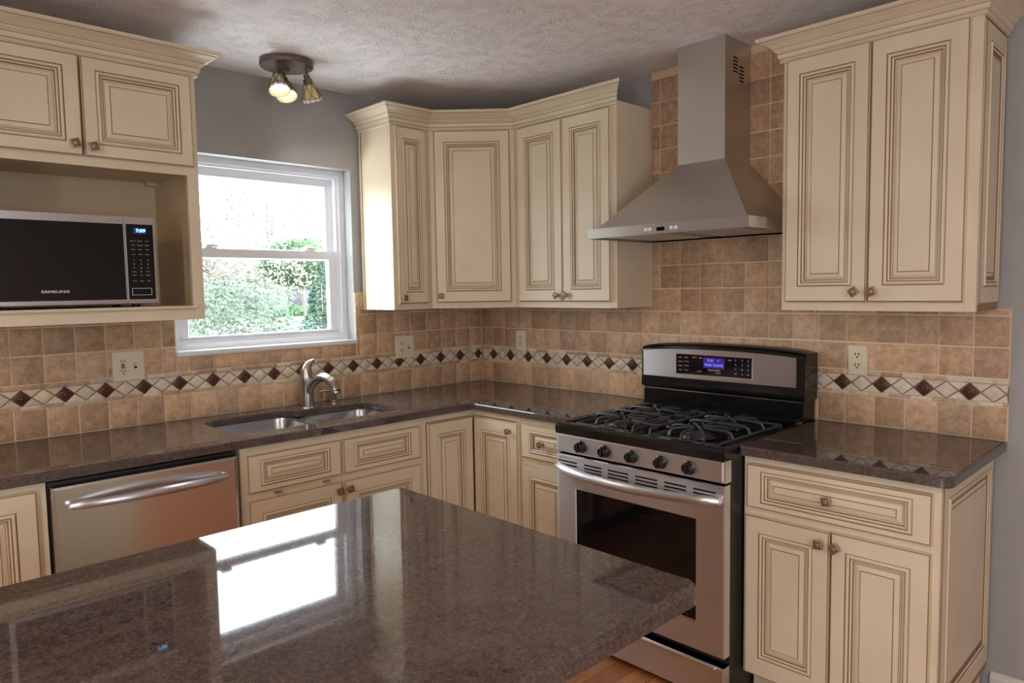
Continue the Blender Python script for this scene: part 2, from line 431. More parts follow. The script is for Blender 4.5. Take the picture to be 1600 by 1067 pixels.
def listello(m, u0, u1, first):
    """first: u of one dark diamond; band clipped to [u0,u1]"""
    def clip(pts):
        out = [(max(u0, min(u1, x)), y) for x, y in pts]
        a = abs(sum(out[i][0] * out[(i + 1) % len(out)][1] - out[(i + 1) % len(out)][0] * out[i][1] for i in range(len(out)))) / 2
        return out if a > 6e-5 else None
    k = int(math.floor((u0 - first) / PITCH)) - 1
    hw, hl = .0325, .0365
    while first + k * PITCH - PITCH < u1:
        c = first + k * PITCH; c2 = c + PITCH / 2; c3 = c + PITCH
        d = clip([(c - hw, ZM), (c, ZB0), (c + hw, ZM), (c, ZB1)])
        if d and u0 <= c <= u1:
            poly_tile(m, d, 2, .0125, .001, .002)
            for rr, hh in ((.017, .0145), (.0085, .0155)):      # embossed rings of the metal inset
                m.loft([[(c + math.cos(q * PI / 8) * (rr + o), ZM + math.sin(q * PI / 8) * (rr + o), z) for q in range(16)]
                        for o, z in ((.0022, .0122), (.0, hh), (-.0022, .0122))], 2, True, False, False)
        elif d and max(p[0] for p in d) - min(p[0] for p in d) > .02: poly_tile(m, d, 2, .0125, .001, .002)
        for pts in ([(c2 - hl, ZM), (c2, ZB0), (c2 + hl, ZM), (c2, ZB1)],
                    [(c + .002, ZB1), (c + hw + .001, ZM + .001), (c2 - .002, ZB1)], [(c + .002, ZB0), (c2 - .002, ZB0), (c + hw + .001, ZM - .001)],
                    [(c2 + .002, ZB1), (c3 - hw - .001, ZM + .001), (c3 - .002, ZB1)], [(c2 + .002, ZB0), (c3 - .002, ZB0), (c3 - hw - .001, ZM - .001)]):
            p = clip(pts)
            if p: poly_tile(m, p, 1)
        k += 1
def field(m, u0, u1, v0, v1, phase, t=.1085, base=1.0, skip=None):
    k = math.floor((u0 - phase) / t)
    while phase + k * t < u1:
        a, b = max(u0, phase + k * t), min(u1, phase + (k + 1) * t)
        if b - a > .012 and not (skip and skip(a, b, v0, v1)): tile(m, a, v0, b, v1, 0, .011, .0035, .0034, base)
        k += 1
C = .914
BGROUT = paint_mat('border_grout', srgb(132, 106, 80), srgb(146, 120, 92), .8, .2)
TS = [TILE, TILEL, MEDAL, GROUT, BGROUT]
# window wall
m = MB(FW(0)); m.col = (1, 1, 1, 1)
X0 = -3.2
m.box((X0, C + .0005, 0), (OX0, 1.455, .006), 3); m.box((OX0, C + .0005, 0), (OX1, 1.19, .006), 3); m.box((OX1, C + .0005, 0), (-.0005, 1.455, .006), 3)
m.box((X0, ZB0, .004), (-.0005, ZB1, .0075), 4)
field(m, X0, -.012, C + .001, 1.031, -.104)
liner_row(m, X0, -.012, 1.031, 1.0446, .03); liner_row(m, X0, -.012, 1.1068, 1.124, .01)
listello(m, X0, -.012, -.0398)
for v0, v1 in ((1.125, 1.234), (1.234, 1.342), (1.342, 1.455)):
    for a, b in ((X0, OX0), (OX0, OX1), (OX1, -.012)):
        if a == OX0:
            if v0 < 1.19: field(m, a, b, v0, 1.188, -.104)
        else: field(m, a, b, v0, v1, -.104)
o = m.build('trim_1', TS, None, True); struct(o, 'tumbled travertine backsplash with a diamond border on the window wall')
# range wall
m = MB(FR(0)); m.col = (1, 1, 1, 1)
YC, YL, YRR = 2.686, 1.238, 2.02
m.box((.0125, C + .0005, 0), (YL, 1.366, .006), 3); m.box((YL, C - .3, 0), (YRR, H - .002, .006), 3); m.box((YRR, C + .0005, 0), (YC, 1.366, .006), 3)
m.box((.0125, ZB0, .004), (YC, ZB1, .0075), 4)
field(m, .0125, 1.30, C + .001, 1.031, .105); field(m, 1.30, YC, C + .001, 1.031, 2.686, .1075)
liner_row(m, .0125, YC, 1.031, 1.0446, .02); liner_row(m, .0125, YC, 1.1068, 1.124, .05)
listello(m, .0125, YC, .2557)
for i in range(12):
    v0 = 1.125 + i * .1085; v1 = min(v0 + .1085, H - .004)
    if v0 > H - .03: break
    if v0 < 1.3:
        field(m, .0125, YC, v0, min(v1, 1.342), 2.686, .1075)
    elif v0 < 1.36:
        field(m, .0125, YL, v0, 1.366, 2.686, .1075); field(m, YL, YRR, v0, v1, 2.686, .1075); field(m, YRR, YC, v0, 1.366, 2.686, .1075)
    else: field(m, YL, YRR, v0, v1, 2.686, .1075, .94)
o = m.build('trim_2', TS, None, True); struct(o, 'tumbled travertine backsplash rising to the ceiling behind the hood')

# ------------------------------------------------------------------ cabinet doors, knobs, mouldings
def panel_profile(fl, fr, fb, ft, k=1.0, kv=1.0, th=.019):
    """(inset l, r, b, t, height), material index per strip"""
    steps = [(0, -th + 0.0, 0), (0, -.005, 0), (.0012, -.0022, 0), (.0045, 0, 0)]
    P = [(a, a, a, a, h) for a, h, _ in steps]; Mx = [0, 0, 1]
    seq = [(0, 0, 0), (.0006, -.0025, 1), (.0026, -.0022, 1), (.0050, .0030, 0), (.0090, .0042, 0), (.0130, .0016, 0), (.0140, -.0018, 1),
           (.0160, -.0018, 1), (.0175, .0004, 0), (.0215, -.0030, 0), (.0225, -.0070, 1), (.0250, -.0090, 1), (.0285, -.0090, 0),
           (.0300, -.0082, 1), (.0440, -.0038, 0), (.0452, -.0046, 1), (.0466, -.0024, 1)]
    for a, h, mi in seq:
        P.append((fl + a * k, fr + a * k, fb + a * kv, ft + a * kv, h)); Mx.append(mi)
    Mx = Mx[:len(P) - 1]
    return P, Mx + [0]
def door_mesh(T, u0, v0, u1, v1, fl=.052, fr=.052, fb=.055, ft=.055, k=1.0, kv=1.0, th=.019):
    m = MB(T); P, Mx = panel_profile(fl, fr, fb, ft, k, kv, th)
    loops = [[(u0 + l, v0 + b, h), (u1 - r, v0 + b, h), (u1 - r, v1 - t, h), (u0 + l, v1 - t, h)] for l, r, b, t, h in P]
    m.loft(loops, Mx[:-1], False, True, False)
    a = m.add(loops[-1]); m.face(range(a, a + 4), 0)
    return m
def knob(T, u, v, rot, parent, n0=0.0, s=.0145):
    m = MB()
    c = lambda a, b, n: T(u + a, v + b, n0 + n)
    n = 10
    m.loft([[c(math.cos(2 * PI * j / n) * r, math.sin(2 * PI * j / n) * r, h) for j in range(n)] for r, h in ((.0095, 0), (.0085, .002), (.0048, .004), (.0048, .015), (.007, .018))], 0, True, False, False)
    ca, sa = math.cos(rot), math.sin(rot)
    def sq(r, h): return [c(r * (x * ca - y * sa), r * (x * sa + y * ca), h) for x, y in ((-1, -1), (1, -1), (1, 1), (-1, 1))]
    m.loft([sq(s * .7, .0165), sq(s, .019), sq(s, .0225), sq(s * .86, .0240), sq(s * .72, .0240), sq(s * .68, .0228), sq(s * .5, .0228), sq(s * .45, .0245), sq(s * .18, .0262)],
           [0, 0, 0, 0, 1, 1, 0, 0], False, True, True)
    return m.build('knob', [KNOBM, KNOBD], parent)
def add_door(name, parent, T, u0, v0, u1, v1, kn=None, **kw):
    d = door_mesh(T, u0, v0, u1, v1, **kw).build(name, CAB, parent)
    if kn: knob(T, kn[0], kn[1], kn[2] if len(kn) > 2 else 0.0, d)
    return d
CROWN = [(0, 2.270, 0), (.010, 2.270, 0), (.0115, 2.274, 1), (.0095, 2.276, 0), (.0105, 2.281, 1), (.0105, 2.283, 0), (.017, 2.287, 0), (.0175, 2.300, 1), (.0155, 2.3025, 0),
         (.020, 2.306, 0), (.030, 2.314, 0), (.0305, 2.317, 1), (.0285, 2.319, 0), (.036, 2.324, 0), (.048, 2.332, 0), (.063, 2.339, 0), (.065, 2.341, 1), (.0645, 2.3425, 0),
         (.072, 2.344, 0), (.0755, 2.348, 0), (.0755, 2.3555, 0), (0, 2.3555, 0)]
def crown(pts, before=None, after=None, dz=0.0):
    """pts: plan points with the outside on the right of travel; before/after: neighbour points for the mitres"""
    P = [Vector(p) for p in pts]; m = MB()
    loops = []
    for i, p in enumerate(P):
        a = P[i - 1] if i > 0 else (Vector(before) if before else None)
        b = P[i + 1] if i < len(P) - 1 else (Vector(after) if after else None)
        def nrm(q, r):
            d = (r - q).normalized(); return Vector((d.y, -d.x))
        if a is None: n = nrm(p, b)
        elif b is None: n = nrm(a, p)
        else:
            n1, n2 = nrm(a, p), nrm(p, b); n = (n1 + n2) / (1 + n1.dot(n2))
        loops.append([(p.x + n.x * s, p.y + n.y * s, z + dz) for s, z, _ in CROWN])
    n = len(CROWN)
    bs = [m.add(l) for l in loops]
    for i in range(len(loops) - 1):
        for j in range(n):
            k = (j + 1) % n
            m.face([bs[i] + j, bs[i] + k, bs[i + 1] + k, bs[i + 1] + j], CROWN[j][2] if k else 0)
    m.face([bs[0] + j for j in range(n)]); m.face([bs[-1] + j for j in range(n)])
    return m
def frame_mb(T, u0, v0, u1, v1, bars_u=(), bars_v=(), st=.038, rb=.03, rt=.03, th=.019):
    """face frame: stiles, rails and bars from plane n=-th to n=0"""
    m = MB(T)
    m.box((u0, v0, -th), (u0 + st, v1, 0), 0, .001); m.box((u1 - st, v0, -th), (u1, v1, 0), 0, .001)
    m.box((u0 + st, v0, -th), (u1 - st, v0 + rb, -.0002)); m.box((u0 + st, v1 - rt, -th), (u1 - st, v1, -.0002))
    for a, b in bars_u: m.box((a, v0 + rb, -th), (b, v1 - rt, -.0004))
    for a, b in bars_v: m.box((u0 + st, a, -th), (u1 - st, b, -.0006))
    return m

ZU, ZD0, ZD1, ZT = 1.3655, 1.3965, 2.264, 2.29
XF = .290                      # face frames of the corner group stand this far from the walls
WL, JU, WR = -.835, -.600, -1.247
# --- upper cabinet left of the corner (window wall)
t = thing('wall_cabinet', 'narrow cream wall cabinet beside the window, its side lit by daylight', 'cabinet', ((WL + JU) / 2, 0, ZU), 'cream wall cabinets')
T = FW(-XF)
m = MB(); m.box((WL, -XF + .019, ZU), (JU - .0005, -.0125, ZT)); m.build('body', CAB, t)
frame_mb(T, WL, ZU, JU - .0005, ZT, st=.03).build('face_frame', CAB, t)
m = MB(); m.box((WL - .003, -.016, ZU), (WL, -.0125, ZT)); m.box((WL - .003, -.034, ZU), (WL, -.03, ZT), 1); m.build('scribe_strip', CAB, t)
add_door('door', t, FW(-XF - .0195), -.812, ZD0, -.632, ZD1, (-.795, 1.4235, .05), fl=.036, fr=.036, k=.82)
crown([(WL, -.0135), (WL, -XF), (JU, -XF)], None, (-XF, JU)).build('crown_moulding', CAB, t)
# --- diagonal corner cabinet
t = thing('wall_cabinet', 'diagonal cream corner wall cabinet with one wide door', 'cabinet', (-.25, -.25, ZU), 'cream wall cabinets')
m = MB()
q = [(JU, -.0125), (-.0125, -.0125), (-.0125, JU), (-XF + .016, JU), (JU, -XF + .016)]
m.loft([[(x, y, z) for x, y in q] for z in (ZU, ZT)], 0); m.build('body', CAB, t)
T = FD(JU, -XF); LD = (JU + XF) * -1 / S2
m = frame_mb(T, 0, ZU, LD, ZT, st=.03); m.build('face_frame', CAB, t)
TD = lambda u, v, n: T(u, v, n + .0195)
add_door('door', t, TD, .028, ZD0, LD - .026, ZD1, (.052, 1.430, .08), fl=.05, fr=.05)
crown([(JU, -XF), (-XF, JU)], (WL, -XF), (-XF, WR)).build('crown_moulding', CAB, t)
# --- two-door cabinet left of the hood
t = thing('wall_cabinet', 'two-door cream wall cabinet left of the range hood', 'cabinet', (0, (JU + WR) / 2, ZU), 'cream wall cabinets')
T = FR(-XF)
m = MB(); m.box((-XF + .019, JU - .0005, ZU), (-.0125, WR, ZT)); m.build('body', CAB, t)
frame_mb(T, -JU + .0005, ZU, -WR, ZT, [(.925, .948)], st=.03).build('face_frame', CAB, t)
TD = FR(-XF - .0195)
add_door('door', t, TD, .636, ZD0, .9335, ZD1, (.905, 1.4275, .7), fl=.05, fr=.05)
add_door('door', t, TD, .9375, ZD0, 1.222, ZD1, (.962, 1.4275, .75), fl=.05, fr=.05)
crown([(-XF, JU), (-XF, WR)], (JU, -XF), (-.0, WR)).build('crown_moulding', CAB, t)
# --- two-door cabinet right of the hood
XR = .305
ul, ur = 2.0235, 2.637
t = thing('wall_cabinet', 'two-door cream wall cabinet right of the range hood with panelled end', 'cabinet', (0, -(ul + ur) / 2, ZU), 'cream wall cabinets')
T = FR(-XR)
m = MB(); m.box((-XR + .019, -ul, ZU), (-.0125, -ur, ZT)); m.build('body', CAB, t)
frame_mb(T, ul, ZU, ur + .012, ZT, [(2.32, 2.342)], st=.033).build('face_frame', CAB, t)
TD = FR(-XR - .0195)
add_door('door', t, TD, 2.043, ZD0, 2.3285, ZD1, (2.294, 1.432, .62), fl=.047, fr=.047)
add_door('door', t, TD, 2.3335, ZD0, 2.6175, ZD1, (2.352, 1.432, .35), fl=.047, fr=.052)
TS_ = FW(-ur - .0128)
d = door_mesh(TS_, -.272, ZU + .022, -.014, ZD1, fl=.05, fr=.03, k=.9, th=.0125).build('end_panel', CAB, t)
m = MB(); m.box((-XR + .0195, -ur - .006, ZU), (-.0125, -ur, ZT), 1); m.build('end_skin', CAB, t)
crown([(-.0135, -ul), (-XR, -ul), (-XR, -ur - .0125), (-.0135, -ur - .0125)], None, None, -.006).build('crown_moulding', CAB, t)

# --- microwave cabinet over the left counter
MX0, MX1, MY = -2.592, -1.823, .452
t = thing('wall_cabinet', 'deep cream wall cabinet with open microwave shelf left of the window', 'cabinet', ((MX0 + MX1) / 2, 0, ZU), 'cream wall cabinets')
ZS0, ZS1 = 1.418, 1.904        # shelf top, niche head
m = MB()
m.box((MX0, -MY + .019, ZU), (MX0 + .018, -.0125, ZT)); m.box((MX1 - .018, -MY + .019, ZU), (MX1, -.0125, ZT))
m.box((MX0 + .018, -.02, ZU), (MX1 - .018, -.0125, ZT)); m.box((MX0 + .018, -MY + .019, 1.925), (MX1 - .018, -.02, ZT))
m.build('body', INSIDE, t)
m = MB(); m.box((MX0 + .018, -MY + .005, ZS0 - .03), (MX1 - .018, -.02, ZS0)); m.box((MX0 + .02, -MY - .014, ZS0 - .012), (MX1 - .028, -MY + .006, ZS0), 0, .004); m.build('shelf', CAB, t)
T = FW(-MY)
m = MB(T); w = .041
m.box((MX0, ZU, -.019), (MX0 + w, ZT, 0), 0, .001); m.box((MX1 - w, ZU, -.019), (MX1, ZT, 0), 0, .001)
m.box((MX0 + w, ZU, -.019), (MX1 - w, ZS0 - .012, -.0003)); m.box((MX0 + w, ZS1, -.019), (MX1 - w, 1.945, -.0003)); m.box((MX0 + w, 2.25, -.019), (MX1 - w, ZT, -.0003))
m.build('face_frame', CAB, t)
m = MB(); m.box((MX1 - .06, -.05, 1.911), (MX1 - .018, -.02, 1.925)); m.build('corner_cleat', INSIDE, t)
TD = FW(-MY - .0195)
add_door('door', t, TD, -2.571, 1.934, -2.2095, 2.268, (-2.236, 1.971, .35), fl=.048, fr=.048, fb=.042, ft=.042)
add_door('door', t, TD, -2.2045, 1.934, -1.844, 2.268, (-2.182, 1.966, .3), fl=.042, fr=.042, fb=.042, ft=.042)
crown([(MX0, -.0135), (MX0, -MY), (MX1, -MY), (MX1, -.0135)][::1], None, None).build('crown_moulding', CAB, t)

# --- microwave on its shelf
t = thing('microwave', 'black and steel countertop microwave on the open cabinet shelf', 'microwave', (-2.243, -.25, ZS0))
a, b, z0, z1, yf = -2.503, -1.984, 1.428, 1.741, -.425
T = FW(yf)
m = MB(); m.box((a + .004, -.09, z0), (b - .004, yf + .002, z1 - .004), 0, .006); m.build('body', STEEL, t)
for x in (a + .06, b - .06):
    for y in (-.14, -.38):
        m = MB(); m.lathe([(.014, 0), (.016, .0105)], (x, y, ZS0), n=12); m.build('foot', BLACKM, t)
m = MB(T); m.box((a, z0 + .002, .0), (b, z1, .010), 0, .003); m.build('front_bezel', BLACKM, t)
dr = -2.0875
m = MB(T); m.rects(a, z0 + .003, dr - .0012, z1, [(0, 0, 0, 0, .0), (0, 0, 0, 0, .0145), (.0015, .0015, .0015, .0015, .016), (.018, .003, .0145, .0275, .016), (.018, .003, .0145, .0275, .0135)], 0, True, True)
d = m.build('door', STEEL, t)
m = MB(T); m.box((a + .018, z0 + .0175, .0125), (dr - .0045, z1 - .0275, .0150)); m.build('door_glass', DGLASS, d)
text('brand_lettering', 'SAMSUNG', .0145, lambda u, v, n: T(-2.31 + u * 1.25, 1.476 + v * .85, .0152 + n), PRINT, d, bold=.0004)
m = MB(T); m.rects(dr + .0012, z0 + .003, b, z1, [(0, 0, 0, 0, .0), (0, 0, 0, 0, .0145), (.0015, .0015, .0015, .0015, .016), (.003, .009, .0145, .0265, .016), (.003, .009, .0145, .0265, .0138)], 0, True, True)
p = m.build('control_panel', STEEL, t)
m = MB(T); m.box((dr + .0042, z0 + .0175, .013), (b - .009, z1 - .0265, .0152)); m.build('touch_pad', DGLASS, p)
m = MB(T); m.box((-2.058, 1.681, .0150), (-2.014, 1.702, .0156)); m.build('clock_window', LCDD, p)
text('clock_digits', '7:09', .0165, lambda u, v, n: T(-2.0345 + u * 1.15, 1.6915 + v, .0158 + n), LED, p, bold=.0004)
rows = [(1.655, ('Popcorn', 'Reheat', 'Cook')), (1.640, ('Pizza', 'Beverage', 'Defrost')), (1.6245, ('Frozen', 'Soften', 'Melt')), (1.607, ('Auto', 'Power', 'Sensor')),
        (1.586, '123'), (1.572, '456'), (1.558, '789'), (1.545, ('Kitchen', '0', 'Timer')), (1.532, ('STOP', 'Lock', 'START')), (1.512, ('Clock', 'Light', '+30s'))]
for z, rw in rows:
    for x, s in zip((-2.0615, -2.0385, -2.0150), rw):
        text('key_legend', s, .0052 if len(s) > 1 else .0085, lambda u, v, n: T(x + u, z + v, .0153 + n), PRINT, p, ext=.0002)
m = MB(T); m.rects(-2.0725, 1.4605, -2.006, 1.486, [(0, 0, 0, 0, .015), (0, 0, 0, 0, .0162), (.0016, .0016, .0016, .0016, .0162), (.0016, .0016, .0016, .0016, .015)], 0, False, False)
m.build('door_button_outline', PRINT, p)

# ------------------------------------------------------------------ base cabinets
CF, DF = .615, .6345           # face frames, door faces
CT = .882                      # underside of the stone
ZB = .100
# left base cabinet
t = thing('base_cabinet', 'cream base cabinet at the left end beside the dishwasher', 'cabinet', (-2.71, -.3, 0), 'cream base cabinets')
T = FW(-CF)
m = MB(); m.box((-3.02, -CF + .019, ZB), (-2.4075, -.0125, CT)); m.build('body', CAB, t)
frame_mb(T, -3.02, ZB, -2.4075, CT, rt=.03).build('face_frame', CAB, t)
m = MB(); m.box((-3.02, -.54, 0), (-2.4075, -.05, ZB)); m.build('toe_kick', CREAM, t)
add_door('door', t, FW(-DF), -2.995, .112, -2.436, .856, (-2.96, .81, .2), fl=.055, fr=.055)
# dishwasher
t = thing('dishwasher', 'stainless steel dishwasher with curved bar handle', 'dishwasher', (-2.102, -.3, 0))
m = MB(); m.box((-2.402, -.6, .02), (-1.8025, -.04, .868)); m.build('tub', BLACKM, t)
m = MB(); m.box((-2.402, -.56, 0.0), (-1.8025, -.52, .1)); m.build('kick_plate', BLACKM, t)
m = MB(FW(-.60)); m.rects(-2.400, .105, -1.8045, .862, [(0, 0, 0, 0, 0), (0, 0, 0, 0, .040), (.004, .004, .004, .004, .046), (.012, .012, .012, .012, .0475)], 0); d = m.build('door', STEELD, t)
m = MB(); n = 16; pa = []
for i in range(n + 1):
    s = i / n; pa.append((-2.352 + s * .498, -.664 - .048 * math.sin(PI * s) ** .8, .797 + .004 * math.sin(PI * s)))
m.tube(pa, [.013] + [.0165] * (n - 1) + [.013], 12, flat=.9)
for i in (0, n): m.tube([pa[i], (pa[i][0], -.645, pa[i][2])], .0115, 10)
m.build('handle', STEEL, d)
# sink base (hollow)
SX0, SX1 = -1.7835, -.931
t = thing('base_cabinet', 'cream sink base cabinet with two false drawers over two doors', 'cabinet', ((SX0 + SX1) / 2, -.3, 0), 'cream base cabinets')
m = MB()
m.box((SX0, -CF + .019, ZB), (SX0 + .018, -.0125, CT)); m.box((SX1 - .018, -CF + .019, ZB), (SX1, -.0125, CT))
m.box((SX0 + .018, -CF + .019, ZB), (SX1 - .018, -.0125, ZB + .018)); m.box((SX0 + .018, -.022, ZB + .018), (SX1 - .018, -.0125, CT)); m.build('body', INSIDE, t)
frame_mb(FW(-CF), SX0, ZB, SX1, CT, [(-1.374, -1.340)], [(.665, .715)], st=.036, rt=.045).build('face_frame', CAB, t)
m = MB(); m.box((SX0, -.54, 0), (SX1, -.05, ZB)); m.build('toe_kick', CREAM, t)
TD = FW(-DF)
for a_, b_ in ((-1.7625, -1.364), (-1.351, -.957)):
    add_door('false_drawer', t, TD, a_, .7005, b_, .8465, None, fl=.05, fr=.05, fb=.022, ft=.022, kv=.9)
add_door('door', t, TD, -1.7625, .112, -1.3645, .6715, (-1.382, .637, .15), fl=.052)
add_door('door', t, TD, -1.3505, .112, -.957, .6715, (-1.334, .637, .12), fl=.052)
for x in (-1.64, -1.43):
    m = MB(FW(-DF)); m.tube([(x - .012, .684, -.012), (x - .006, .688, .004), (x + .006, .688, .004), (x + .012, .684, -.012)], .004, 8)
    m.build('safety_latch', KNOBM, t)
# corner base cabinet with folding doors
t = thing('base_cabinet', 'cream corner base cabinet with a pair of folding doors', 'cabinet', (-.35, -.35, 0), 'cream base cabinets')
m = MB(); q = [(SX1 + .0006, -.0125), (-.0125, -.0125), (-.0125, -.9465), (-CF + .019, -.9465), (-CF + .019, -CF + .019), (SX1 + .0006, -CF + .019)]
m.loft([[(x, y, z) for x, y in q] for z in (ZB, CT)], 0); m.build('body', CAB, t)
m = MB()
for T, u0, u1, st0, st1 in ((FW(-CF), SX1 + .0006, -CF, .022, 0), (FR(-CF), CF, .9465, 0, .022)):
    m.T = T
    m.box((u0, .852, -.019), (u1, CT, -.0002)); m.box((u0, ZB, -.019), (u1, ZB + .012, -.0002))
    if st0: m.box((u0, ZB, -.019), (u0 + st0, CT, 0))
    if st1: m.box((u1 - st1, ZB, -.019), (u1, CT, 0))
m.build('face_frame', CAB, t)
m = MB(); q2 = [(SX1 + .0006, -.05), (-.05, -.05), (-.05, -.9465), (-.54, -.9465), (-.54, -.54), (SX1 + .0006, -.54)]
m.loft([[(x, y, z) for x, y in q2] for z in (0, ZB)], 0); m.build('toe_kick', CREAM, t)
add_door('door', t, FW(-DF), -.9045, .112, -.6365, .8465, None, fl=.05, fr=.05)
add_door('door', t, FR(-DF), .6375, .112, .938, .8465, (.890, .8075, .25), fl=.05, fr=.05)
# narrow drawer base beside the range
RL, RR = 1.279, 2.041          # range sides (distance along the range wall)
t = thing('base_cabinet', 'narrow cream drawer base cabinet on the left of the range', 'cabinet', (-.3, -1.11, 0), 'cream base cabinets')
T = FR(-CF)
m = MB(); m.box((-CF + .019, -.9475, ZB), (-.0125, -1.276, CT)); m.build('body', CAB, t)
frame_mb(T, .9475, ZB, 1.276, CT, (), [(.668, .705)], st=.02, rt=.03).build('face_frame', CAB, t)
m = MB(); m.box((-.54, -.9475, 0), (-.05, -1.276, ZB)); m.build('toe_kick', CREAM, t)
TD = FR(-DF)
add_door('drawer', t, TD, .962, .7005, 1.262, .8515, (1.095, .775, .5), fl=.05, fr=.05, fb=.024, ft=.024, kv=.85)
add_door('door', t, TD, .962, .112, 1.262, .6715, (1.225, .63, .3), fl=.05, fr=.05)
# right base cabinet
BL, BR = 2.046, 2.6385
t = thing('base_cabinet', 'cream base cabinet right of the range with one drawer and two doors', 'cabinet', (-.3, -2.34, 0), 'cream base cabinets')
m = MB(); m.box((-CF + .019, -BL, ZB), (-.0125, -BR, CT)); m.build('body', CAB, t)
frame_mb(T, BL - .002, ZB, BR + .0125, CT, (), [(.668, .705)], st=.028, rt=.03).build('face_frame', CAB, t)
m = MB(); m.box((-.54, -BL, 0), (-.05, -BR, ZB)); m.build('toe_kick', CREAM, t)
add_door('drawer', t, TD, 2.0615, .7005, 2.632, .851, (2.338, .7765, .12), fl=.05, fr=.05, fb=.020, ft=.020, kv=.95)
add_door('door', t, TD, 2.056, .108, 2.3435, .6725, (2.3155, .632, .12), fl=.05, fr=.052, fb=.066, ft=.055)
add_door('door', t, TD, 2.3485, .108, 2.632, .6755, (2.3665, .632, .7), fl=.045, fr=.052, fb=.066, ft=.055)
TS_ = FW(-BR - .0128)
door_mesh(TS_, -.590, ZB + .03, -.014, CT - .004, fl=.05, fr=.045, fb=.06, ft=.05, k=.8, th=.0125).build('end_panel', CAB, t)
m = MB(); m.box((-CF + .0195, -BR - .006, ZB), (-.0125, -BR, CT), 1); m.build('end_skin', CAB, t)

# ------------------------------------------------------------------ stone tops
def offset(poly, d):
    """move a counter-clockwise outline inwards by d"""
    n = len(poly); out = []
    for i in range(n):
        a, b, c = Vector(poly[i - 1]), Vector(poly[i]), Vector(poly[(i + 1) % n])
        n1 = Vector((-(b - a).y, (b - a).x)).normalized(); n2 = Vector((-(c - b).y, (c - b).x)).normalized()
        k = 1 + n1.dot(n2); w = (n1 + n2) / k if k > .2 else n1
        out.append((b.x + w.x * d, b.y + w.y * d))
    return out
def rounded(poly, rad, seg=5):
    """round chosen corners; rad: list of radii"""
    n = len(poly); out = []
    for i in range(n):
        r = rad[i] if isinstance(rad, (list, tuple)) else rad
        b = Vector(poly[i])
        if r <= 0: out.append(tuple(b)); continue
        a = (Vector(poly[i - 1]) - b).normalized(); c = (Vector(poly[(i + 1) % n]) - b).normalized()
        ang = a.angle(c); d = r / math.tan(ang / 2); p, q = b + a * d, b + c * d
        cen = b + (a + c).normalized() * (r / math.sin(ang / 2))
        v0, v1 = p - cen, q - cen; tot = v0.angle(v1)
        s = 1 if v0.x * v1.y - v0.y * v1.x > 0 else -1
        for k in range(seg + 1):
            th = s * tot * k / seg
            out.append((cen.x + v0.x * math.cos(th) - v0.y * math.sin(th), cen.y + v0.x * math.sin(th) + v0.y * math.cos(th)))
    return out
def slab(name, outer, holes, z0, z1, r, mat, parent=None):
    bm = bmesh.new()
    def ring(pl, z): return [bm.verts.new((x, y, z)) for x, y in pl]
    top, bot = [], []
    for poly, sg in [(outer, 1)] + [(h, -1) for h in holes]:
        R = [ring(offset(poly, d * sg), z) for d, z in ((0.002, z0), (0, z0 + .002), (0, z1 - r), (r * .3, z1 - r * .3), (r, z1))]
        n = len(poly)
        for i in range(len(R) - 1):
            for j in range(n):
                f = bm.faces.new((R[i][j], R[i][(j + 1) % n], R[i + 1][(j + 1) % n], R[i + 1][j]))
        top += [bm.edges.get((R[-1][j], R[-1][(j + 1) % n])) for j in range(n)]
        bot += [bm.edges.get((R[0][j], R[0][(j + 1) % n])) for j in range(n)]
    bmesh.ops.triangle_fill(bm, edges=top, use_beauty=True, use_dissolve=False)
    bmesh.ops.triangle_fill(bm, edges=bot, use_beauty=True, use_dissolve=False)
    bmesh.ops.recalc_face_normals(bm, faces=bm.faces)
    off = Vector((0, 0, 0)); p = parent
    while p is not None: off += p.location; p = p.parent
    bmesh.ops.translate(bm, verts=bm.verts, vec=-off)
    me = bpy.data.meshes.new(name); bm.to_mesh(me); bm.free(); me.materials.append(mat)
    o = bpy.data.objects.new(name, me); COL.objects.link(o)
    if parent: o.parent = parent
    return o
CD = .6455
G = .0128
outer = rounded([(-3.05, -CD), (-CD, -CD), (-CD, -1.2765), (-G, -1.2765), (-G, -G), (-3.05, -G)], [0, .012, .006, 0, 0, 0], 4)
cut = rounded([(-1.745, -.530), (-.957, -.530), (-.957, -.195), (-1.325, -.185), (-1.345, -.125), (-1.745, -.125)], [.09, .09, .08, .035, .055, .08], 7)
o = slab('countertop', outer, [cut], CT, C, .006, GRAN); tag(o, 'L-shaped brown granite countertop running under the window into the corner', 'countertop')
outer = rounded([(-CD - .012, -2.686), (-G, -2.686), (-G, -2.0435), (-CD - .012, -2.0435)], [.03, .004, 0, .012], 5)
o = slab('countertop', outer, [], CT, C, .007, GRAN); tag(o, 'short brown granite countertop to the right of the range', 'countertop')

# island
t = thing('kitchen_island', 'foreground kitchen island with a polished brown granite top', 'island', (-2.6, -2.08, 0))
slab('island_top', rounded([(-3.5, -2.558), (-1.745, -2.558), (-1.745, -1.605), (-3.5, -1.605)], [.03, .035, .008, .03], 6), [], .876, C, .010, GRAN, t)
m = MB(); m.box((-3.42, -2.25, .1), (-1.85, -1.68, .8755), 0, .002); m.build('body', CAB, t)
m = MB(); m.box((-3.38, -2.2, 0), (-1.9, -1.74, .1)); m.build('toe_kick', CREAM, t)
door_mesh(lambda u, v, n: (-1.85 + n, u, v), -2.23, .13, -1.70, .85, th=.0125).build('end_panel', CAB, t)

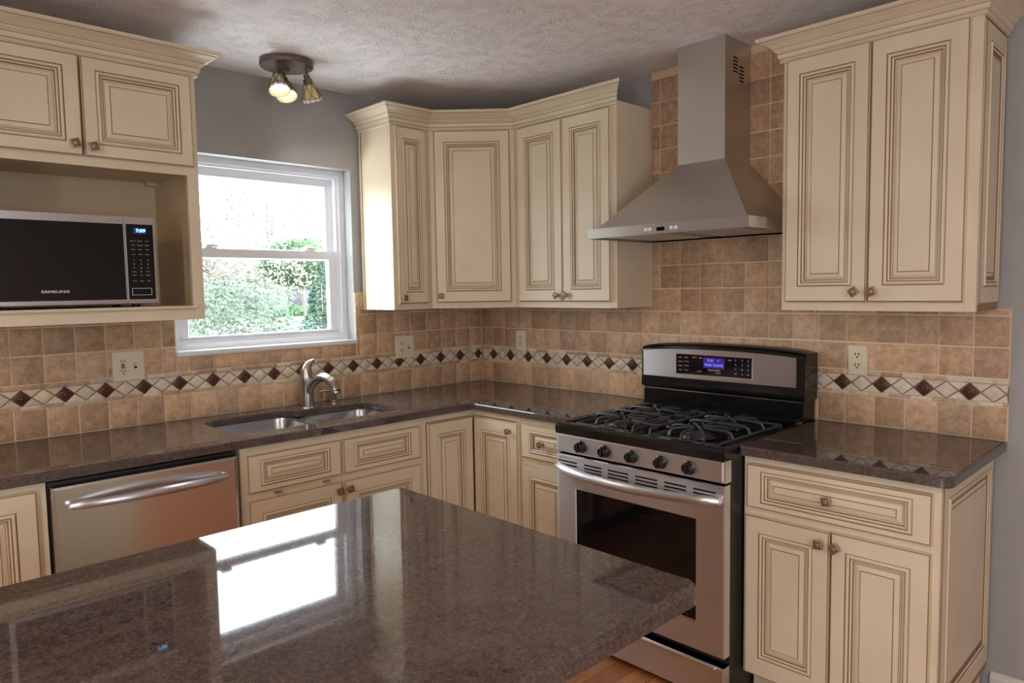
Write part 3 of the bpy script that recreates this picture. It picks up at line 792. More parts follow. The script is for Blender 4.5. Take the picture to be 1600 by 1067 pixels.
# ------------------------------------------------------------------ sink, faucet, soap dispenser
t = thing('kitchen_sink', 'undermount double-bowl stainless sink below the window', 'sink', (-1.345, -.33, CT))
def bowl(x0, y0, x1, y1, dep, name):
    m = MB(); R = rounded([(x0, y0), (x1, y0), (x1, y1), (x0, y1)], .07, 6)
    zt = CT - .0006
    lp = [[(x, y, zt) for x, y in offset(R, -.012)], [(x, y, zt) for x, y in R], [(x, y, zt - .012) for x, y in offset(R, .004)], [(x, y, zt - dep + .03) for x, y in offset(R, .010)],
          [(x, y, zt - dep + .006) for x, y in offset(R, .024)], [(x, y, zt - dep) for x, y in offset(R, .045)]]
    m.loft(lp, 0, True, False, True)
    b = m.build(name, SINKM, t)
    cx, cy = (x0 + x1) / 2, (y0 + y1) / 2 + .02
    m = MB(); m.lathe([(.045, .0006), (.045, .003), (.036, .0025), (.030, .0012)], (cx, cy, zt - dep), n=20); m.build('drain', NICKEL, b)
bowl(-1.752, -.537, -1.345, -.118, .21, 'bowl'); bowl(-1.319, -.537, -.962, -.178, .18, 'bowl')

FX, FY = -1.2455, -.1424
t = thing('faucet', 'brushed nickel single-lever kitchen faucet behind the sink', 'faucet', (FX, FY, C))
m = MB(); m.lathe([(.036, 0.0), (.036, .003), (.0320, .006), (.0305, .06), (.0290, .108), (.0296, .113), (.0296, .116)], (FX, FY, C), n=28); m.build('body', NICKEL, t)
m = MB()
m.tube([(FX, FY, 1.031), (FX - .001, FY, 1.050), (FX - .001, FY, 1.075), (FX, FY, 1.092), (FX + .004, FY - .002, 1.108), (FX + .011, FY - .005, 1.122), (FX + .020, FY - .009, 1.131), (FX + .032, FY - .014, 1.137), (FX + .038, FY - .016, 1.138)],
       [.0290, .0300, .0288, .0258, .0215, .0165, .0125, .0090, .004], 20)
m.build('lever_handle', NICKEL, t)
def bez(pts, n):
    out = []
    P = [Vector(pts[0])] + [Vector(p) for p in pts] + [Vector(pts[-1])]
    for i in range(1, len(P) - 2):
        for k in range(n):
            s = k / n; a, b, c, d = P[i - 1], P[i], P[i + 1], P[i + 2]
            out.append(.5 * ((2 * b) + (c - a) * s + (2 * a - 5 * b + 4 * c - d) * s * s + (3 * b - a - 3 * c + d) * s ** 3))
    out.append(P[-2]); return out
sp = bez([(FX, FY, .955), (-1.243, -.172, 1.012), (-1.234, -.215, 1.052), (-1.224, -.268, 1.0665), (-1.217, -.318, 1.052), (-1.214, -.343, 1.024), (-1.213, -.350, 1.010)], 5)
rr = [.016 + .006 * math.sin(min(1, i / (len(sp) - 1) * 1.15) * PI * .62) for i in range(len(sp))]
m = MB(); m.tube(sp, rr, 18); m.build('spout', NICKEL, t)
m = MB(); m.lathe([(.0215, 0), (.0225, -.004), (.0215, -.014), (.016, -.016)], (-1.213, -.350, 1.012), n=20); m.build('aerator', NICKEL, t)
SX, SY = -1.0985, -.1324
t = thing('soap_dispenser', 'small nickel soap pump beside the faucet', 'soap dispenser', (SX, SY, C))
m = MB(); m.lathe([(.021, 0), (.020, .006), (.014, .014), (.0125, .02)], (SX, SY, C), n=18); m.build('base', NICKEL, t)
m = MB(); m.lathe([(.0115, .02), (.0135, .034), (.0155, .052), (.0165, .066), (.014, .076), (.008, .080)], (SX, SY, C), n=18); m.build('pump_head', NICKEL, t)
m = MB(); m.tube([(SX, SY, C + .062), (SX - .03, SY - .004, C + .067), (SX - .06, SY - .008, C + .070), (SX - .082, SY - .010, C + .067)], [.0065, .006, .005, .004], 10); m.build('nozzle', NICKEL, t)

# ------------------------------------------------------------------ range
t = thing('gas_range', 'freestanding stainless gas range with black cooktop', 'range', (-.4, -(RL + RR) / 2, 0))
yc = -(RL + RR) / 2
m = MB(); m.box((-.70, -RL - .003, .03), (-.03, -RR + .003, .885)); m.build('body', BLACKM, t)
for x in (-.66, -.1):
    for y in (-RL - .04, -RR + .04):
        m = MB(); m.lathe([(.02, 0), (.016, .03)], (x, y, 0), n=12); m.build('foot', BLACKM, t)
XP = -.745                     # front faces
T = FR(XP)
# cooktop: raised black rim around a sunken deck
m = MB(lambda u, v, n: (v, -u, n))
m.rects(RL - .001, -.748, RR + .001, -.07, [(0, 0, 0, 0, .872), (0, 0, 0, 0, .902), (.004, .004, .006, .004, .911), (.010, .010, .014, .008, .9145), (.022, .022, .034, .02, .9145),
                                              (.032, .032, .044, .03, .900), (.04, .04, .05, .036, .8975)], 0)
m.build('cooktop', BLACK, t)
for bx, by, r in ((-.57, -1.490, .052), (-.57, -1.835, .060), (-.345, -1.490, .046), (-.345, -1.835, .052), (-.455, -1.662, .040)):
    m = MB(); m.lathe([(r * .95, .897), (r * 1.05, .902), (r * .8, .905)], (bx, by, 0), n=24); b = m.build('burner', NICKEL, t)
    m = MB(); m.lathe([(r * .78, .905), (r * .8, .914), (r * .72, .9175), (r * .3, .9185)], (bx, by, 0), n=24); m.build('burner_cap', IRON, b)
def grate(y0, y1, cols):
    m = MB(); x0, x1, zl, zh = -.690, -.200, .909, .936; r = .0058
    def bar(p): m.tube(p, r, 8)
    bar([(x0, y0, zl), (x1, y0, zl)]); bar([(x0, y1, zl), (x1, y1, zl)]); bar([(x0, y0, zl), (x0, y1, zl)]); bar([(x1, y0, zl), (x1, y1, zl)])
    xm = (x0 + x1) / 2
    bar([(xm, y0, zl), (xm, y0 - .010, zh - .006), (xm, y0 - .024, zh), (xm, y1 + .024, zh), (xm, y1 + .010, zh - .006), (xm, y1, zl)])
    for cx, cy in cols:
        for k in range(4):                     # diagonal fingers that arch over the burner
            an = k * PI / 2 + PI / 4; e = Vector((math.cos(an) * .118, math.sin(an) * .104, 0)); c = Vector((cx, cy, 0))
            ex = max(x0, min(x1, cx + e.x)); ey = max(y1, min(y0, cy + e.y))
            q = Vector((ex, ey, 0)); f = lambda s, z: tuple(c.lerp(q, s) + Vector((0, 0, z)))
            bar([f(.16, zh + .002), f(.45, zh + .002), f(.84, zh), f(.95, zh - .008), f(1, zl)])
        for dy, ye in ((1, y0), (-1, y1)):
            bar([(cx, cy + dy * .026, zh + .001), (cx, ye - dy * .024, zh), (cx, ye - dy * .010, zh - .006), (cx, ye, zl)])
        xe = x0 if cx < xm else x1; dx = -1 if cx < xm else 1
        bar([(cx + dx * .03, cy, zh + .001), (xe - dx * .024, cy, zh), (xe - dx * .01, cy, zh - .006), (xe, cy, zl)])
        bar([(cx - dx * .03, cy, zh + .001), (xm, cy, zh)])
    for x, y in ((x0, y0), (x1, y0), (x0, y1), (x1, y1)): m.tube([(x, y, .897), (x, y, zl)], .007, 8)
    return m.build('grate', IRON, t)
grate(-1.345, -1.606, [(-.57, -1.490), (-.335, -1.490)])
grate(-1.716, -1.977, [(-.57, -1.835), (-.335, -1.835)])
m = MB(); zz = .934
for y in (-1.622, -1.700): m.tube([(-.69, y, .899), (-.684, y, zz - .006), (-.665, y, zz), (-.225, y, zz), (-.206, y, zz - .006), (-.2, y, .899)], .0058, 8)
for x in (-.63, -.52, -.40, -.28): m.tube([(x, -1.622, zz), (x, -1.700, zz)], .0055, 8)
m.tube([(-.63, -1.66, zz), (-.50, -1.66, zz + .006)], .0055, 8); m.tube([(-.28, -1.66, zz), (-.41, -1.66, zz + .006)], .0055, 8)
m.build('grate', IRON, t)
# control panel and knobs
m = MB(T); m.rects(RL + .001, .795, RR - .001, .8715, [(0, 0, 0, 0, -.045), (0, 0, 0, 0, -.006), (.003, .003, .002, .002, -.001), (.010, .010, .008, .006, .001)], 0)
cp = m.build('control_panel', STEEL, t)
for y in (1.414, 1.533, 1.660, 1.788, 1.906):
    m = MB(); c = T(y, .8305, .001)
    m.lathe([(.0245, 0), (.0245, .004), (.0205, .006), (.0195, .024), (.0165, .027)], c, (-1, 0, 0), 24)
    k = m.build('burner_knob', KNOBB, t)
    m = MB(T); m.box((y - .0045, .8305 - .019, .024), (y + .0045, .8305 + .019, .034), 0, .003); m.build('grip', KNOBB, k)
# oven door
def rect_ring(T_, u0, v0, u1, v1, hu0, hv0, hu1, hv1, n0, n1):
    mm = MB(T_); L = hu0 - u0; R = u1 - hu1; B = hv0 - v0; Tp = v1 - hv1
    mm.rects(u0, v0, u1, v1, [(L, R, B, Tp, n0), (0, 0, 0, 0, n0), (0, 0, 0, 0, n1 - .006), (.003, .003, .003, .003, n1 - .001), (.01, .01, .006, .006, n1), (L - .002, R - .002, B - .002, Tp - .002, n1), (L, R, B, Tp, n1 - .003), (L, R, B, Tp, n0)], 0, False, False)
    return mm
wu0, wv0, wu1, wv1 = 1.383, .288, 1.930, .652
d = rect_ring(T, RL + .003, .182, RR - .003, .786, wu0, wv0, wu1, wv1, -.043, 0).build('oven_door', STEEL, t)
m = MB(T); m.rects(wu0, wv0, wu1, wv1, [(0, 0, 0, 0, -.012), (0, 0, 0, 0, -.0035), (.05, .05, .045, .035, -.0035)], [1, 1], True, False)
m.rects(wu0, wv0, wu1, wv1, [(.05, .05, .045, .035, -.0034), (.0515, .0515, .0465, .0365, -.0032)], 1, False, True)
m.build('oven_window', [OVENG, DGLASS], d)
m = MB(T); m.box((wu0 - .002, wv0 - .005, -.001), (wu1 + .002, wv0, .0015), 0); m.build('window_trim', CHROME, d)
m = MB(T)
for a_, b_ in ((1.290, 1.390), (1.428, 1.515), (1.546, 1.643), (1.675, 1.772), (1.802, 1.892), (1.920, 2.008)):
    for z in (.759, .7455, .732): m.box((a_, z - .0032, -.002), (b_, z + .0032, .0006))
m.build('vent_slots', DARK, d)
m = MB(); pa = []
for i in range(n + 1):
    s = i / n; pa.append((XP - .012 - .048 * math.sin(PI * s) ** .7, -1.292 - s * .736, .738 - .012 * math.sin(PI * s)))
m.tube(pa, [.014] + [.0180] * (n - 1) + [.014], 14, flat=.95)
for i in (0, n): m.tube([pa[i], (XP + .002, pa[i][1], pa[i][2])], .011, 10)
m.build('handle', STEEL, d)
# storage drawer
m = MB(T); m.rects(RL + .003, .022, RR - .003, .148, [(0, 0, 0, 0, -.043), (0, 0, 0, 0, -.005), (.003, .003, .003, .003, -.001), (.01, .01, .006, .006, 0)], 0); dd = m.build('storage_drawer', STEEL, t)
m = MB(T); m.box((RL + .07, .137, -.002), (RR - .03, .150, .008), 0, .004); m.build('pull_lip', CHROME, dd)
# backguard
XB = -.140
T = FR(XB)
m = MB(); zs = [(-.075, .9155), (XB + .004, .9155), (XB + .004, .998), (-.03, .998), (-.03, .9155)]
m.loft([[(x, y, z) for x, z in ((-.03, .9), (XB + .006, .9), (XB + .006, .999), (-.03, .999))] for y in (-RL - .004, -RR + .004)], 0)
bg = m.build('backguard_riser', BLACK, t)
m = MB(); m.box((XB + .001, -RL - .006, .9155), (XB + .006, -RR + .006, .9205)); m.box((XB + .001, -RL - .006, .994), (XB + .006, -RR + .006, .998)); m.build('riser_trim', CHROME, bg)
def ztop(y, lift=0.0): 
    s = (abs(y) - (RL + RR) / 2) / ((RR - RL) / 2); return 1.2075 - .0165 * s * s * s * s * .4 - .0165 * s * s * .6 + lift
m = MB(); n = 20; loops = []
for i in range(n + 1):
    y = -(RL - .004) - (RR - RL + .008) * i / n; e = 0 if 0 < i < n else .004
    zt = ztop(y) - e
    loops.append([(-.025, y, 1.000), (XB + .010, y, 1.000), (XB - .002, y, 1.006), (XB - .004, y, 1.02), (XB, y, 1.05), (XB, y, zt - .022), (XB + .004, y, zt - .010), (XB + .018, y, zt), (-.025, y, zt)])
m.loft(loops, 0, True); gb = m.build('backguard', BLACK, t)
m = MB(); loops = []
for i in range(n + 1):
    y = -1.285 - (2.010 - 1.285) * i / n
    loops.append([(XB + .002, y, 1.052), (XB - .0025, y, 1.053), (XB - .0025, y, ztop(y) - .024), (XB + .002, y, ztop(y) - .023)])
m.loft(loops, 0, False); fp = m.build('backguard_fascia', STEEL, gb)
XD = XB - .0028
T = FR(XD)
m = MB(T); m.rects(1.461, 1.070, 1.828, 1.1625, [(0, 0, 0, 0, 0), (0, 0, 0, 0, .0012), (.0035, .0035, .0035, .0035, .0012), (.0035, .0035, .0035, .0035, .0005)], 0, False, False); m.build('display_bezel', CHROME, gb)
m = MB(T); m.box((1.4645, 1.0735, 0), (1.8245, 1.159, .0014)); dp = m.build('display_glass', DGLASS, gb)
m = MB(T); m.box((1.600, 1.106, .0014), (1.700, 1.151, .0019)); m.build('display_screen', LCD, dp)
text('display_digits', '7:10', .017, lambda u, v, n_: T(1.632 + u, 1.1385 + v, .002 + n_), LCDT, dp)
text('display_digits', 'F', .012, lambda u, v, n_: T(1.672 + u, 1.139 + v, .002 + n_), LCDT, dp)
text('display_digits', 'PUSH CLOCK', .0155, lambda u, v, n_: T(1.651 + u * .95, 1.119 + v, .002 + n_), LCDT, dp)
text('brand_lettering', 'KitchenAid', .0125, lambda u, v, n_: T(1.652 + u, 1.098 + v, .0016 + n_), PRINT, dp)
for u, v, s in [(1.485, 1.145, 'BAKE'), (1.516, 1.146, 'BROIL'), (1.485, 1.127, 'CLEAN'), (1.516, 1.128, 'ROAST'), (1.485, 1.108, 'WARM'), (1.516, 1.109, 'PROOF'), (1.485, 1.089, 'TIMER'), (1.516, 1.090, 'LIGHT'),
                (1.555, 1.148, 'CLOCK'), (1.585, 1.147, 'TEMP'), (1.58, 1.088, 'START'), (1.67, 1.086, 'CANCEL'), (1.725, 1.145, 'TIME'),
                (1.752, 1.147, '1'), (1.782, 1.147, '2'), (1.808, 1.147, '3'), (1.752, 1.128, '4'), (1.782, 1.128, '5'), (1.808, 1.128, '6'), (1.752, 1.108, '7'), (1.782, 1.108, '8'), (1.808, 1.108, '9'), (1.752, 1.089, 'OFF'), (1.782, 1.089, '0'), (1.808, 1.089, 'ON')]:
    text('key_legend', s, .0072 if len(s) > 1 else .011, lambda u_, v_, n_: T(u + u_, v + v_, .0016 + n_), PRINT, dp, ext=.0002)

# ------------------------------------------------------------------ range hood
HX, HL, HR, HZ0, HZ1 = -.500, 1.251, 1.9915, 1.668, 1.7085
CL, CR, CX, CZ = 1.5185, 1.7387, -.2183, 1.9746
t = thing('range_hood', 'stainless chimney range hood on the tiled wall over the range', 'range hood', (0, -(HL + HR) / 2, HZ0))
m = MB()
W0 = -.0128
def hr(x, l, r, z, w=W0): return [(x, -l, z), (x, -r, z), (w, -r, z), (w, -l, z)]
m.loft([hr(HX, HL, HR, HZ0), hr(HX, HL, HR, HZ1)], 0, False, False, False); 
m.loft([hr(HX, HL, HR, HZ0 + .0005), hr(HX + .006, HL + .006, HR - .006, HZ0 + .0005), hr(HX + .006, HL + .006, HR - .006, HZ0 + .012)], 0, False, False, True)
m.loft([hr(HX, HL, HR, HZ1), hr(HX + .024, HL + .030, HR - .020, HZ1 + .002)], 0, False, False, False)
m.build('visor', STEEL, t)
m = MB(); m.loft([hr(HX + .024, HL + .030, HR - .020, HZ1 + .002), hr(CX, CL, CR, CZ)], 0, False, False, True); m.build('canopy', STEELH, t)
m = MB(); m.loft([hr(CX, CL, CR, CZ), hr(CX, CL, CR, H - .001)], 0, False, True, True); ch = m.build('chimney', STEELH, t)
m = MB(FW(-CR))
for k in range(5):
    for j in range(2): m.box((-.155 + j * .05, 2.385 - k * .014 - j * .03, -.001), (-.118 + j * .05, 2.391 - k * .014 - j * .03, .0006))
m.build('vent_slots', DARK, ch)
T = FR(HX)
for y in (1.552, 1.5715, 1.671, 1.692):
    m = MB(T); m.box((y - .0065, 1.681, 0), (y + .0065, 1.694, .003), 0, .002); m.build('button', simple('button_face', (.85, .85, .85, 1), .3) if y == 1.552 else bpy.data.materials['button_face'], t)
m = MB(T); m.box((1.603, 1.679, 0), (1.639, 1.694, .0012)); m.build('display', DGLASS, t)
for a_, b_ in ((HL + .04, (HL + HR) / 2 - .01), ((HL + HR) / 2 + .01, HR - .04)):
    m = MB(); m.box((HX + .06, -a_, HZ0 + .006), (-.06, -b_, HZ0 + .011))
    for k in range(10):
        x = HX + .08 + k * .036; m.box((x, -a_ - .02, HZ0 + .003), (x + .016, -b_ + .02, HZ0 + .006))
    m.build('filter', STEELH, t)

# ------------------------------------------------------------------ outlets and switch plates
def plate(T, u, v, w, h, label, kind, name='wall_outlet', tz=.0112):
    c = T(u, v, tz)
    t = thing(name, label, 'outlet', c)
    m = MB(T); m.rects(u - w / 2, v - h / 2, u + w / 2, v + h / 2, [(0, 0, 0, 0, tz), (0, 0, 0, 0, tz + .003), (.004, .004, .004, .004, tz + .0065)], 0); m.build('plate', PLATE, t)
    def duplex(cu):
        for s in (-1, 1):
            m = MB(T); cv = v + s * .0205
            R = rounded([(cu - .0165, cv - .0145), (cu + .0165, cv - .0145), (cu + .0165, cv + .0145), (cu - .0165, cv + .0145)], .010, 3)
            m.loft([[(a_, b_, tz + .006) for a_, b_ in R], [(a_, b_, tz + .0085) for a_, b_ in R]], 0); r = m.build('receptacle', PLATE, t)
            m = MB(T)
            for du in (-.0065, .0065): m.box((cu + du - .0019, cv - .0015, tz + .0084), (cu + du + .0019, cv + .0095, tz + .009))
            m.T = None; m.lathe([(.0032, 0), (.0032, .0006)], T(cu, cv - .007, tz + .0084), Vector(T(0, 0, 1)) - Vector(T(0, 0, 0)), 10)
            m.build('slots', SLOT, r)
        m = MB(); m.lathe([(.003, 0), (.0025, .001)], T(cu, v, tz + .0064), Vector(T(0, 0, 1)) - Vector(T(0, 0, 0)), 10); m.build('screw', PLATE, t)
    def rocker(cu, gfci):
        m = MB(T); m.box((cu - .0165, v - .033, tz + .006), (cu + .0165, v + .033, tz + .0085), 0, .001); r = m.build('receptacle' if gfci else 'switch_rocker', PLATE, t)
        if gfci:
            m = MB(T)
            for cv in (v + .022, v - .018):
                for du in (-.006, .006): m.box((cu + du - .0015, cv - .005, tz + .0084), (cu + du + .0015, cv + .005, tz + .009))
                m.T = None; m.lathe([(.003, 0), (.003, .0006)], T(cu, cv - .011, tz + .0084), Vector(T(0, 0, 1)) - Vector(T(0, 0, 0)), 10); m.T = T
            for dv in (-.0045, .0045): m.box((cu - .007, v + dv - .003, tz + .0084), (cu + .007, v + dv + .003, tz + .0098))
            m.build('slots', SLOT, r)
    def toggle(cu):
        m = MB(T); m.box((cu - .005, v - .012, tz + .0064), (cu + .005, v + .012, tz + .0068)); s = m.build('switch_slot', SLOT, t)
        m = MB(T); m.box((cu - .0042, v - .001, tz + .0065), (cu + .0042, v + .010, tz + .016), 0, .001); m.build('toggle', PLATE, s)
    if kind == 'double': rocker(u - .023, True); toggle(u + .025)
    elif kind == 'double2': duplex(u - .024); toggle(u + .024)
    else: duplex(u)
    return t
plate(FW(0), -1.977, 1.1685, .122, .124, 'almond double plate with outlet and switch below the microwave cabinet', 'double', 'outlet_plate')
plate(FW(0), -.581, 1.153, .122, .124, 'almond double plate under the narrow wall cabinet right of the window', 'double2', 'outlet_plate')
plate(FR(0), .3465, 1.1645, .076, .118, 'almond single outlet plate in the corner, left on the range wall', 'single', 'outlet_plate')
plate(FR(0), 2.1935, 1.163, .072, .116, 'almond single outlet plate right of the range', 'single', 'outlet_plate')

# ------------------------------------------------------------------ ceiling spotlight
LX, LY = -1.360, -.285
t = thing('ceiling_light', 'brown round ceiling light with three small mosaic glass spot shades', 'ceiling light', (LX, LY, H))
m = MB(); m.lathe([(.1, H), (.112, H - .004), (.114, H - .020), (.110, H - .027), (.05, H - .030), (.0, H - .030)], (LX, LY, 0), n=40, cap1=False); m.build('canopy_base', FIXT, t)
m = MB(); m.lathe([(.007, H - .029), (.007, H - .040), (.004, H - .043)], (LX + .005, LY, 0), n=10); m.build('finial', FIXT, t)
def spot(p, d, name='spot_shade', amber=False):
    p, d = Vector(p), Vector(d).normalized()
    j = p + Vector((0, 0, -.035))
    m = MB(); m.tube([p, j], .0065, 10); m.tube([j - d * .012, j + d * .012], .013, 14); s = m.build('spot_arm', FIXT, t)
    b0 = j + d * .006
    m = MB(); m.lathe([(.016, 0), (.019, .004), (.0205, .018), (.022, .022)], b0, d, 20); m.build('socket_cap', FIXT, s)
    a = Vector((0, 0, 1)); u = (a - d * a.dot(d)).normalized(); w = d.cross(u)
    prof = [(.020, .020), (.027, .040), (.034, .060), (.041, .080)]
    N = 24; m = MB(); loops = []
    for r, h in prof + [(.0435, .0875), (.044, .095), (.042, .095), (.039, .080), (.032, .060), (.025, .040), (.018, .021)]:
        loops.append([tuple(b0 + d * h + (u * math.cos(2 * PI * q / N) + w * math.sin(2 * PI * q / N)) * r) for q in range(N)])
    m.loft(loops, [0, 0, 0, 1, 1, 1, 0, 0, 0, 0], True, False, False)
    sh = m.build(name, [SHADEY if amber else SHADEG, SHADEW], s)
    m = MB(); K = 6
    def pt(an, f):
        r = .0205 + (.0425 - .0205) * f + .0012; h = .020 + (.082 - .020) * f
        return b0 + d * h + (u * math.cos(an) + w * math.sin(an)) * r
    for q in range(K):
        a0 = 2 * PI * q / K
        for sgn in (-1, 1):
            m.tube([pt(a0 + sgn * PI / K * math.sin(PI * f * .5 + .0) * (1 if f < .75 else (1 - (f - .75) * 2.6)), f) for f in [x / 8 for x in range(9)]], .0013, 6)
    m.tube([pt(2 * PI * q / 24, 1.0) for q in range(25)], .0014, 6, caps=False)
    for q in range(24):
        if q % 2: 
            c0 = b0 + d * .0885 + (u * math.cos(2 * PI * q / 24) + w * math.sin(2 * PI * q / 24)) * .0445
            m.tube([c0, c0 + d * .005], .0022, 5)
    m.build('lead_lattice', LEAD, sh)
    m = MB(); m.lathe([(.008, .024), (.011, .036), (.0165, .050), (.018, .060), (.012, .070), (.0, .074)], b0, d, 18, cap1=False); m.build('bulb', BULB, s)
    l = bpy.data.lights.new('spot_lamp', 'SPOT'); l.energy = 3.0; l.color = (1, .92, .82); l.spot_size = 2.0; l.spot_blend = 1.0; l.shadow_soft_size = .03
    o = bpy.data.objects.new('spot_lamp', l); COL.objects.link(o); o.location = b0 + d * .098; o.rotation_euler = (-d).to_track_quat('Z', 'Y').to_euler()
spot((-1.425, -.325, H - .028), (-.12, -.42, -1))
spot((-1.360, -.250, H - .028), (-.10, -.50, -1))
spot((-1.285, -.320, H - .028), (.42, .25, -1), amber=True)

# ------------------------------------------------------------------ outside the window
def ground(name, pts, z, mat, label=None):
    m = MB(); m.loft([[(x, y, z - .05) for x, y in pts], [(x, y, z) for x, y in pts]], 0); o = m.build(name, mat); return struct(o, label)
BOUNCE = paint_mat('bounce_ground', srgb(226, 224, 220), srgb(234, 232, 228), .9, .1)  # unseen pale ground, added to bounce daylight up through the window onto the ceiling
ground('terrain_bounce', [(-9, .2), (6, .2), (6, 4.0), (-9, 4.0)], -.5, BOUNCE)
LAWN = leaf_mat('lawn_grass', srgb(60, 80, 40), srgb(78, 94, 50))
ROAD = paint_mat('pale_concrete', srgb(98, 95, 94), srgb(108, 105, 104), .9, .1)
ground('terrain_lawn', [(-80, 4), (120, 4), (120, 140), (-80, 140)], -.2, LAWN)
ground('terrain_driveway', [(3, 14), (10, 14), (17, 26), (60, 30), (60, 38), (12, 36)], -.18, ROAD)
def leaves(name, cen, rad, nleaf, size, mat, parent, seed, shape='ball', squash=1.0):
    rnd = random.Random(seed); m = MB(); c = Vector(cen)
    lumps = [(Vector((rnd.gauss(0, 1), rnd.gauss(0, 1), rnd.gauss(0, 1))).normalized(), rnd.uniform(.08, .28)) for _ in range(14)]
    for _ in range(nleaf):
        d = Vector((rnd.gauss(0, 1), rnd.gauss(0, 1), rnd.gauss(0, 1))).normalized()
        if shape == 'cone':
            h = rnd.random() ** 1.4; an = rnd.uniform(0, 2 * PI); rr_ = (1 - h) * (1 + .18 * math.sin(9 * h * PI)) * (rnd.uniform(.25, 1) ** .5)
            p = c + Vector((math.cos(an) * rad[0] * rr_, math.sin(an) * rad[1] * rr_, rad[2] * (2 * h - 1)))
        else:
            k = 1 + sum(a * max(0, d.dot(l)) ** 6 for l, a in lumps) - .15
            k *= rnd.uniform(.35, 1) ** .4
            p = c + Vector((d.x * rad[0], d.y * rad[1], d.z * rad[2])) * k
        a = Vector((rnd.gauss(0, 1), rnd.gauss(0, 1), rnd.gauss(0, 1))).normalized(); b = a.orthogonal().normalized()
        s = size * rnd.uniform(.6, 1.3)
        m.quad([p - a * s, p + b * s * .5, p + a * s, p - b * s * .5])
    return m.build(name, mat, parent)
def tree(name, label, cat, base, crown_c, rad, nleaf, size, mat, seed, trunk=.12, shape='ball', branches=10, group=None):
    t = thing(name, label, cat, base, group); rnd = random.Random(seed)
    b, c = Vector(base), Vector(crown_c)
    m = MB(); m.tube([b, b.lerp(c, .5) + Vector((.05, .05, 0)), c + Vector((0, 0, rad[2] * .4))], [trunk, trunk * .7, trunk * .2], 8)
    for _ in range(branches):
        s = b.lerp(c, rnd.uniform(.35, 1)); e = c + Vector((rnd.uniform(-1, 1) * rad[0], rnd.uniform(-1, 1) * rad[1], rnd.uniform(-.3, 1) * rad[2])) * .8
        m.tube([s, s.lerp(e, .5) + Vector((0, 0, .1)), e], [trunk * .4, trunk * .25, trunk * .06], 6)
    m.build('trunk', BARK, t)
    leaves('foliage', crown_c, rad, nleaf, size, mat, t, seed, shape)
    return t
BARK = paint_mat('bark', srgb(110, 98, 90), srgb(128, 116, 106), .9, .3)
LF1 = leaf_mat('pale_bush_leaves', srgb(56, 72, 56), srgb(80, 95, 72))
LF2 = leaf_mat('bright_leaves', srgb(48, 84, 38), srgb(70, 102, 52))
LF3 = leaf_mat('conifer_needles', srgb(46, 72, 56), srgb(66, 92, 72))
LF5 = leaf_mat('spring_leaves', srgb(84, 98, 74), srgb(106, 118, 90))
LF4 = leaf_mat('budding_twigs', srgb(112, 100, 90), srgb(128, 116, 102))
tree('round_bush', 'large rounded grey-green bush close outside the window', 'bush', (.55, 5.0, -.2), (.55, 5.0, .75), (.74, .7, .95), 9000, .030, LF1, 11, .05, branches=12)
tree('conifer', 'bluish green conifer at the right of the window view', 'tree', (3.45, 8.0, -.2), (3.45, 8.0, .85), (.80, .7, 1.25), 8000, .042, LF3, 12, .07, 'cone', 6)
tree('leafy_tree', 'bright green leafy tree behind the bushes outside', 'tree', (6.45, 14.0, -.2), (6.1, 14.0, 2.25), (.95, .9, .66), 5200, .055, LF2, 13, .05)
tree('budding_tree', 'tall pale budding tree fading into the bright sky', 'tree', (12.2, 28.2, -.2), (12.1, 28.1, 5.3), (2.1, 2.1, 2.6), 3000, .10, LF4, 14, .07, branches=24)
tree('budding_tree', 'leaning pale budding tree behind the round bush', 'tree', (2.6, 10, -.2), (2.3, 10, 1.9), (1.5, 1.2, .9), 2600, .05, LF4, 15, .05, branches=24)
tree('leafy_tree', 'wide pale green tree in the middle distance outside', 'tree', (6.6, 19, -.2), (6.5, 19, 1.9), (2.0, 1.6, 1.15), 5200, .07, LF5, 17, .06)
tree('hedge_bush', 'low dark green bush far across the driveway', 'bush', (20.6, 44, -.2), (20.6, 44, .1), (2.0, 1.0, .5), 1600, .12, LF2, 16, .08)
t = thing('house', 'pale house far beyond the driveway', 'house', (24, 47, -.2))
m = MB(); m.box((18, 46.5, -.2), (32, 54, 2.4)); m.build('walls', simple('house_siding', srgb(104, 108, 114), .8), t)
m = MB(); m.loft([[(17.6, y, z) for y, z in ((46, 2.4), (54.5, 2.4), (50, 4.4))], [(32.4, y, z) for y, z in ((46, 2.4), (54.5, 2.4), (50, 4.4))]], 0); m.build('roof', simple('roof_shingle', srgb(84, 82, 82), .9), t)
for x in (20.3, 22.3, 25.5):
    m = MB(); m.box((x, 46.42, .5), (x + 1.1, 46.5, 1.7)); m.build('window', simple('house_pane', srgb(50, 54, 60), .2) if x == 20.3 else bpy.data.materials['house_pane'], t)

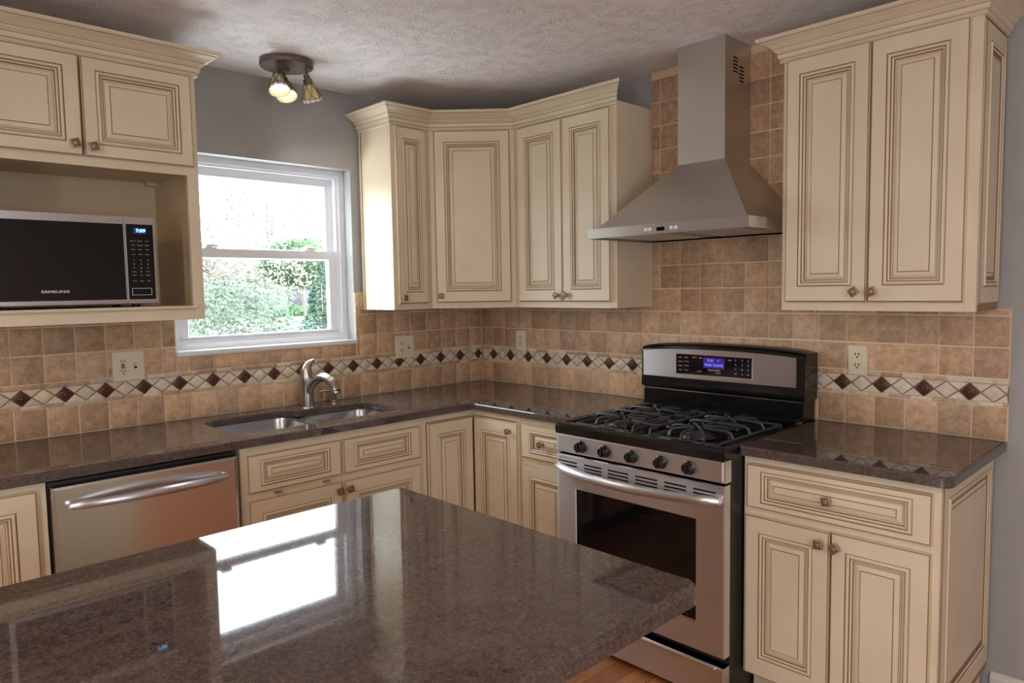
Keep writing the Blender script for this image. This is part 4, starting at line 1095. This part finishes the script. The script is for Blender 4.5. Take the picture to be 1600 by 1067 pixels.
# ------------------------------------------------------------------ light
w = bpy.data.worlds.new('overcast'); sc.world = w; w.use_nodes = True
bg_ = w.node_tree.nodes['Background']; bg_.inputs['Color'].default_value = (.80, .91, 1.0, 1); bg_.inputs['Strength'].default_value = 8.5
def area(name, loc, rot, sx, sy, power=0, col=(1, 1, 1), portal=False):
    l = bpy.data.lights.new(name, 'AREA'); l.shape = 'RECTANGLE'; l.size = sx; l.size_y = sy; l.energy = power; l.color = col
    if portal: l.cycles.is_portal = True
    o = bpy.data.objects.new(name, l); COL.objects.link(o); o.location = loc; o.rotation_euler = rot
    return o
area('sky_portal', ((OX0 + OX1) / 2, .16, (OZ0 + OZ1) / 2), (-PI / 2, 0, 0), OX1 - OX0, OZ1 - OZ0, portal=True)
area('sky_portal', (-2.7, YR - .16, 1.475), (PI / 2, 0, 0), 1.0, 1.05, portal=True)
area('sky_portal', (XL - .16, -3.075, 1.05), (0, -PI / 2, 0), 2.06, .65, portal=True)
# recessed ceiling lamps in the room (behind the photographer's field of view)
def can(x, y, power):
    t = thing('recessed_light', 'round recessed ceiling lamp in the rear part of the room', 'ceiling light', (x, y, H), 'recessed ceiling lamps')
    m = MB(); m.lathe([(.085, H - .0005), (.085, H - .004), (.066, H - .003)], (x, y, 0), n=28, cap1=False); m.build('trim_ring', WHITEV, t)
    m = MB(); m.lathe([(.064, H - .0008), (.06, H - .0024)], (x, y, 0), n=28); m.build('lens', BULB, t)
    l = bpy.data.lights.new('recessed_lamp', 'AREA'); l.shape = 'DISK'; l.size = .12; l.energy = power; l.color = (1, .74, .52)
    o = bpy.data.objects.new('recessed_lamp', l); COL.objects.link(o); o.location = (x, y, H - .006)
for x, y in ((-3.0, -4.4), (-3.9, -2.2)): can(x, y, 13)
sc.view_settings.view_transform = 'Standard'; sc.view_settings.look = 'None'; sc.view_settings.gamma = 1; sc.view_settings.exposure = 0.68
sc.cycles.max_bounces = 14; sc.cycles.diffuse_bounces = 8; sc.cycles.glossy_bounces = 4; sc.cycles.transparent_max_bounces = 12
sc.cycles.sample_clamp_indirect = 6
